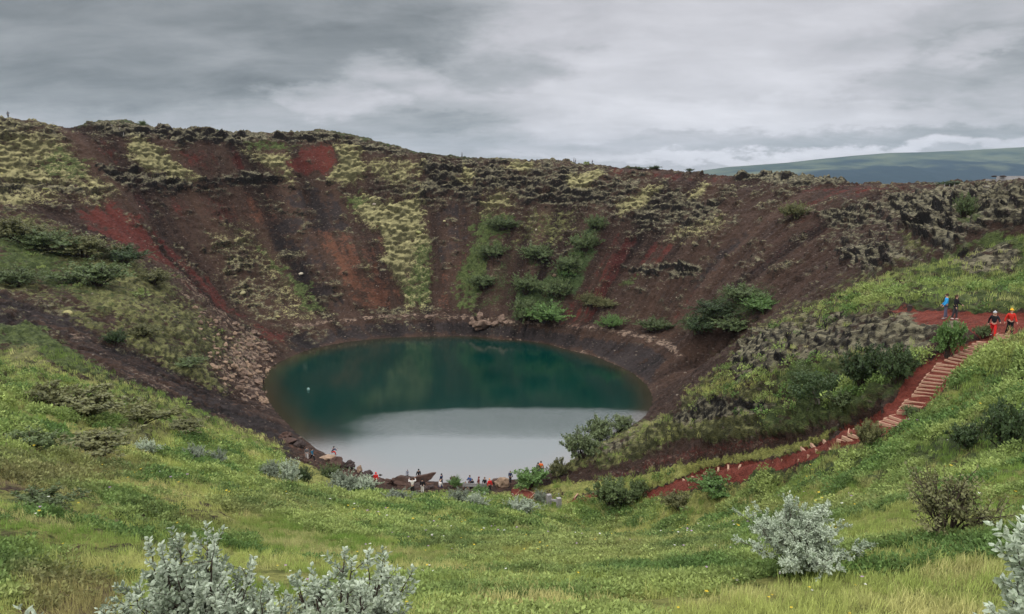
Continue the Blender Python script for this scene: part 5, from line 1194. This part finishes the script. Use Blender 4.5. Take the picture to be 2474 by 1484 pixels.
def person(pos, h, face, topc, legc, hair, label, group=None, arms=((8, 12, 15), (8, 12, 15)), legs=((4, 4), (-4, 2)), lean=0, sit=False, hat=None, long_hair=False, coat=.50, hood=False, bag=None, shoe=None, dress=None, detail=1):
    """arms/legs: (swing forward, out, elbow) and (swing forward, knee bend) in degrees for left and right"""
    x, y, z = pos; root = empty('person', (x, y, z), R(face))
    dz = -.245*h if sit else 0; ln = math.radians(lean)
    P = lambda a, b, c: np.array([a*h, b*h, c*h+dz])
    def up(fr): return np.array([0, math.sin(ln)*fr*h, math.cos(ln)*fr*h])
    pel = P(0, 0, .53); wst = pel+up(.10); che = pel+up(.21); nek = pel+up(.30); hed = pel+up(.385)+np.array([0, .008*h, 0]); crn = pel+up(.43)
    J = [pel, wst, che, nek, pel+up(.35), hed, crn]; E = [(0, 1), (1, 2), (2, 3), (3, 4), (4, 5), (5, 6)]; rd = [.062*h, .058*h, .068*h, .034*h, .036*h, .052*h, .040*h]
    J.append(hed+np.array([0, .062*h, -.008*h])); E.append((5, 7)); rd.append(.012*h)               # nose
    for s in (-1, 1): J.append(hed+np.array([s*.055*h, -.005*h, -.004*h])); E.append((5, len(J)-1)); rd.append(.010*h)   # ears
    tJ, tE, tr = [pel+np.array([0, 0, .03*h])], [], [.072*h]
    jJ, jE, jr = [pel+up(coat-.53), wst, che, nek+up(-.015)], [(0, 1), (1, 2), (2, 3)], [.078*h, .072*h, .080*h, .045*h]
    if coat < .45: jr[0] = .088*h
    feet = []
    for s, (sw, kb) in zip((-1, 1), legs):
        hip = pel+np.array([s*.048*h, 0, -.02*h]); t = math.radians(86 if sit else sw); kn = hip+np.array([s*.006*h, math.sin(t), -math.cos(t)])*np.array([1, .245*h, .245*h])
        t2 = 0.1 if sit else t-math.radians(kb); an = kn+np.array([0, math.sin(t2)*.24*h, -math.cos(t2)*.24*h])
        k = len(J); J += [hip, kn, an, an+np.array([0, .085*h, -.018*h])]; E += [(0, k), (k, k+1), (k+1, k+2), (k+2, k+3)]; rd += [.056*h, .036*h, .024*h, .022*h]
        k = len(tJ); tJ += [hip, kn, an+np.array([0, 0, .01*h])]; tE += [(0, k), (k, k+1), (k+1, k+2)]; tr += [.064*h, .046*h, .038*h]; feet.append(an)
    low = min(f[2] for f in feet)-.045*h
    for s, (sw, ou, el) in zip((-1, 1), arms):
        sh = che+up(.06)+np.array([s*.105*h, 0, 0]); a = math.radians(sw); o_ = math.radians(ou)
        dv = np.array([s*math.sin(o_), math.sin(a)*math.cos(o_), -math.cos(a)*math.cos(o_)]); eb = sh+dv*.165*h
        a2 = a+math.radians(el); dv2 = np.array([s*math.sin(o_)*math.cos(math.radians(el))*.6-s*.12*math.sin(math.radians(el)), math.sin(a2)*math.cos(o_), -math.cos(a2)*math.cos(o_)]); dv2 /= np.linalg.norm(dv2); wr = eb+dv2*.15*h
        k = len(J); pm = wr+dv2*.035*h; J += [sh, eb, wr, pm]; E += [(2, k), (k, k+1), (k+1, k+2), (k+2, k+3)]; rd += [.036*h, .026*h, .017*h, .020*h]
        side = np.cross(dv2, [1.0*s, .15, 0]); side /= np.linalg.norm(side)+1e-6
        for f in range(4):                                                                        # four fingers and a thumb
            b = pm+side*(f-1.5)*.0105*h; m1 = b+dv2*(.026, .030, .028, .022)[f]*h; tip = m1+(dv2*.9+np.array([-s*.45, 0, 0]))*(.016, .019, .017, .013)[f]*h
            q = len(J); J += [m1, tip]; E += [(k+3, q), (q, q+1)]; rd += [.0052*h, .0045*h]
        q = len(J); J += [wr+side*-.022*h+dv2*.025*h, wr+side*-.034*h+dv2*.045*h]; E += [(k+2, q), (q, q+1)]; rd += [.007*h, .0055*h]
        k = len(jJ); jJ += [sh, eb, wr]; jE += [(2, k), (k, k+1), (k+1, k+2)]; jr += [.046*h, .036*h, .030*h]
    off = np.array([0, 0, -low])
    if sit: off = np.array([0, 0, 0.0])-np.array([0, 0, low])
    skin_obj('body', [j+off for j in J], E, rd, SKIN, root)
    skin_obj('trousers', [j+off for j in tJ], tE, tr, cloth(legc), root)
    skin_obj('jacket', [j+off for j in jJ], jE, jr, cloth(topc), root)
    for a in feet: ball('shoe', a+off+np.array([0, .03*h, -.022*h]), (.030*h, .072*h, .026*h), shoe or BOOT, root)
    hc = hed+off
    if hood: ball('hood', hc+np.array([0, -.014*h, .008*h]), (.068*h, .070*h, .080*h), cloth(topc), root, None if False else -.8)
    else: ball('hair', hc+np.array([0, -.016*h, .018*h]), (.060*h, .064*h, .066*h), cloth(hair), root, -.35)
    if long_hair: ball('long_hair', hc+np.array([0, -.034*h, -.075*h]), (.060*h, .036*h, .115*h), cloth(hair), root)
    if hat:
        ball('beanie', hc+np.array([0, -.008*h, .034*h]), (.066*h, .072*h, .062*h), cloth(hat), root, -.25)
        ball('pompom', hc+np.array([0, -.012*h, .102*h]), (.020*h,)*3, cloth(hat), root)
    if bag:
        ball('backpack', pel+up(.17)+off+np.array([0, -.105*h, 0]), (.085*h, .055*h, .125*h), cloth(bag), root)
    if detail > 1:
        for s in (-1, 1): ball('eye', hc+np.array([s*.020*h, .049*h, .004*h]), (.007*h, .005*h, .006*h), EYEM, root)
    tag(root, label, 'person', group); return root
BLK, NVY, BLU, TEAL, REDc, ORG, WHT, GRY, MAR, TAN_, BRN = (.014, .014, .016), (.02, .03, .07), (.03, .27, .55), (.02, .10, .16), (.50, .022, .02), (.62, .13, .03), (.52, .50, .47), (.16, .17, .20), (.12, .028, .026), (.45, .33, .22), (.05, .03, .02)
def foot(px, py): return spot(px, py)
def hof(p, hpx): return hpx*p[1]/F_PX*1.03
p = foot(2283, 770); person(p, hof(p, 61), 70, BLU, (.10, .10, .14), BRN, 'man in a bright blue jacket and grey trousers standing on the red terrace', 'people on the red terrace and upper stairs', arms=((6, 10, 35), (6, 10, 35)), legs=((5, 3), (-5, 4)), detail=2, shoe=simple_mat('grey_shoe', (.16, .15, .15), .8))
p = foot(2306, 775); person(p, hof(p, 59), 215, BLK, (.045, .042, .045), BRN, 'person in a long black coat and pale cap beside the bright blue jacket', 'people on the red terrace and upper stairs', arms=((12, 16, 55), (5, 10, 20)), legs=((6, 4), (-8, 6)), long_hair=True, coat=.42, hat=None, detail=2, shoe=simple_mat('pale_shoe', (.42, .36, .33), .8))
p = foot(2398, 814); person(p, hof(p, 64), 150, BLK, REDc, TAN_, 'person in red trousers, black top and grey beanie walking down the top steps', 'people on the red terrace and upper stairs', arms=((30, 22, 45), (-28, 18, 30)), legs=((22, 8), (-16, 26)), hat=(.36, .37, .38), long_hair=True, coat=.52, detail=2, shoe=simple_mat('white_shoe', (.55, .48, .44), .8))
p = foot(2438, 812); person(p, hof(p, 65), 175, (.45, .03, .02), BLK, (.10, .05, .03), 'woman in a yellow beanie and open red jacket over black coming to the stairs', 'people on the red terrace and upper stairs', arms=((14, 12, 20), (-14, 20, 15)), legs=((10, 4), (-12, 14)), hat=(.62, .33, .03), long_hair=True, coat=.50, bag=(.55, .07, .03), detail=2)
SG = 'visitors on the lake shore'
S_ = lambda px, py, hp, *a, **k: (lambda q: person(q, hof(q, hp), *a, **k))(foot(px, py))
S_(742, 1106, 33, 200, (.10, .10, .10), WHT, BLK, 'person in white trousers and dark top on the left shore, behind the teal walker', SG, legs=((14, 6), (-12, 10)))
S_(755, 1112, 34, 250, TEAL, BLK, BLK, 'person in a teal jacket striding along the left shore', SG, legs=((26, 10), (-24, 24)), arms=((-20, 8, 20), (25, 8, 25)))
q = foot(803, 1108); person(q+np.array([0, 0, .45]), 1.65, 300, NVY, REDc, BLK, 'person in red trousers crouching on the flat pale boulder', SG, sit=True, lean=25, arms=((50, 10, 30), (50, 10, 30)))
S_(909, 1174, 36, 190, REDc, (.03, .02, .02), BLK, 'person in a long red hooded coat with a black bag on the shore', SG, hood=True, coat=.34, bag=BLK, arms=((5, 8, 10), (5, 8, 10)))
q = foot(985, 1160); person(q+np.array([0, 0, .35]), 1.2, 170, GRY, GRY, (.10, .09, .08), 'small child in grey sitting on the dark boulder by the water', SG, sit=True, arms=((30, 8, 20), (30, 8, 20)))
S_(997, 1195, 45, 10, WHT, BLK, BRN, 'person in a white top and black trousers with both arms raised to the face', SG, arms=((60, 30, 95), (60, 30, 95)))
S_(1012, 1168, 36, 20, BLK, BLK, BLK, 'person all in black standing before the tilted rock slab', SG, arms=((8, 12, 25), (8, 12, 25)))
S_(1021, 1190, 41, 350, BLK, WHT, BLK, 'person in a black jacket and white trousers below the tilted rock slab', SG, legs=((5, 2), (-6, 3)), coat=.47)
S_(1067, 1176, 34, 60, NVY, NVY, BLK, 'person in a navy jacket standing behind the blue sitter', SG)
q = foot(1063, 1186); person(q+np.array([0, 0, .15]), 1.6, 330, WHT, (.03, .05, .12), TAN_, 'fair haired person in pale top and blue trousers sitting near the water', SG, sit=True, lean=12)
S_(1135, 1182, 38, 150, (.03, .06, .16), BLK, BRN, 'person in a blue jacket with folded arms standing behind the bench', SG, arms=((25, 8, 100), (25, 8, 100)))
q = foot(1141, 1184); person(q+np.array([0, .1, .1]), 1.5, 180, BLK, BLK, BLK, 'person in black sitting on the bench', SG, sit=True)
q = foot(1124, 1184); person(q+np.array([0, .1, .02]), 1.35, 190, (.04, .04, .045), BLK, (.08, .05, .03), 'second dark clothed person leaning low on the left end of the bench', SG, sit=True, lean=30)
S_(1157, 1187, 35, 110, MAR, (.03, .02, .02), MAR, 'person in a maroon hooded jacket stepping beside the bench', SG, hood=True, legs=((14, 6), (-16, 12)))
S_(1171, 1188, 37, 170, BLK, BLK, (.10, .06, .04), 'person in black with a pale strap between the maroon and the red jackets', SG, arms=((20, 8, 80), (20, 8, 80)))
S_(1183, 1189, 36, 200, REDc, BLK, (.45, .22, .10), 'long haired person in a red jacket and black trousers, last of the row of three', SG, long_hair=True)
S_(1233, 1170, 33, 340, NVY, BLK, (.12, .09, .07), 'person in navy half hidden behind the bright green bush', SG)
S_(1300, 1152, 36, 320, (.07, .05, .045), BLK, BLK, 'dark clothed person of the close couple above the bright green bush', SG)
S_(1307, 1150, 38, 330, ORG, BLK, BRN, 'person in an orange red jacket of the close couple above the bright green bush', SG)
S_(637, 928, 22, 280, BLK, BLK, BLK, 'lone person in black at the far left water edge', SG, arms=((40, 8, 70), (40, 8, 70)))
RG = 'walkers on the far rim'
def rimw(px, d, hm, *a, **k):
    pp = at_d(px, 440, d); best = max(((surf(pp[0]*f, pp[1]*f)-EYE)/(pp[1]*f), f) for f in np.linspace(.985, 1.02, 15)); f = best[1]
    x, y = pp[0]*f, pp[1]*f; person((x, y, surf(x, y)-.1), hm, *a, **k)
rimw(37, 202, 1.75, 40, (.03, .05, .07), BLK, BLK, 'lone walker in dark clothes with a bag on the left rim against the sky', RG, arms=((10, 10, 10), (20, 50, 110)), bag=(.05, .07, .09))
rimw(1117, 249, 1.5, 90, BLK, BLK, BLK, 'lone walker on the middle of the far rim against the sky', RG, legs=((14, 4), (-14, 10)))
rimw(1386, 244, 1.6, 90, (.12, .14, .17), (.05, .06, .08), BLK, 'rim walker in grey, left one of the close pair on the skyline', RG, legs=((10, 4), (-10, 8)))
rimw(1390, 244, 1.6, 90, BLK, BLK, BLK, 'rim walker in black, right one of the close pair on the skyline', RG)
rimw(1420, 241, 1.35, 90, (.06, .08, .10), (.06, .08, .10), BLK, 'small slim rim walker left of the stout one on the skyline', RG, legs=((14, 4), (-14, 10)))
rimw(1430, 241, 1.6, 90, (.06, .08, .10), (.05, .06, .08), BLK, 'stout rim walker with a pack, last to the right on the skyline', RG, bag=(.05, .06, .08), legs=((12, 4), (-12, 10)))
dg = bpy.context.evaluated_depsgraph_get()
new = [bpy.data.meshes.new_from_object(o.evaluated_get(dg)) for o, m in PEND]
for (o, m), me in zip(PEND, new):
    o.modifiers.clear(); o.data = me; me.materials.clear(); me.materials.append(m)
    me.polygons.foreach_set('use_smooth', np.ones(len(me.polygons), bool))

# ------------------------------------------------------------------ the air
def build_haze():
    m = bpy.data.materials.new('haze_air'); m.use_nodes = True; T = NT(m.node_tree)
    v = T.n('ShaderNodeVolumePrincipled', ins={'Color': (.50, .66, .82, 1), 'Density': .00003, 'Anisotropy': 0.0})
    T.n('ShaderNodeOutputMaterial', ins={'Volume': v.outputs[0]})
    x0, x1, y0, y1, z0, z1 = -9800, 9800, -9800, 9800, -12, 520
    V = [(x, y, z) for z in (z0, z1) for x, y in ((x0, y0), (x1, y0), (x1, y1), (x0, y1))]
    o = mesh_obj('haze', V, [(3, 2, 1, 0), (4, 5, 6, 7), (0, 1, 5, 4), (1, 2, 6, 5), (2, 3, 7, 6), (3, 0, 4, 7)], m); o['kind'] = 'stuff'
build_haze()
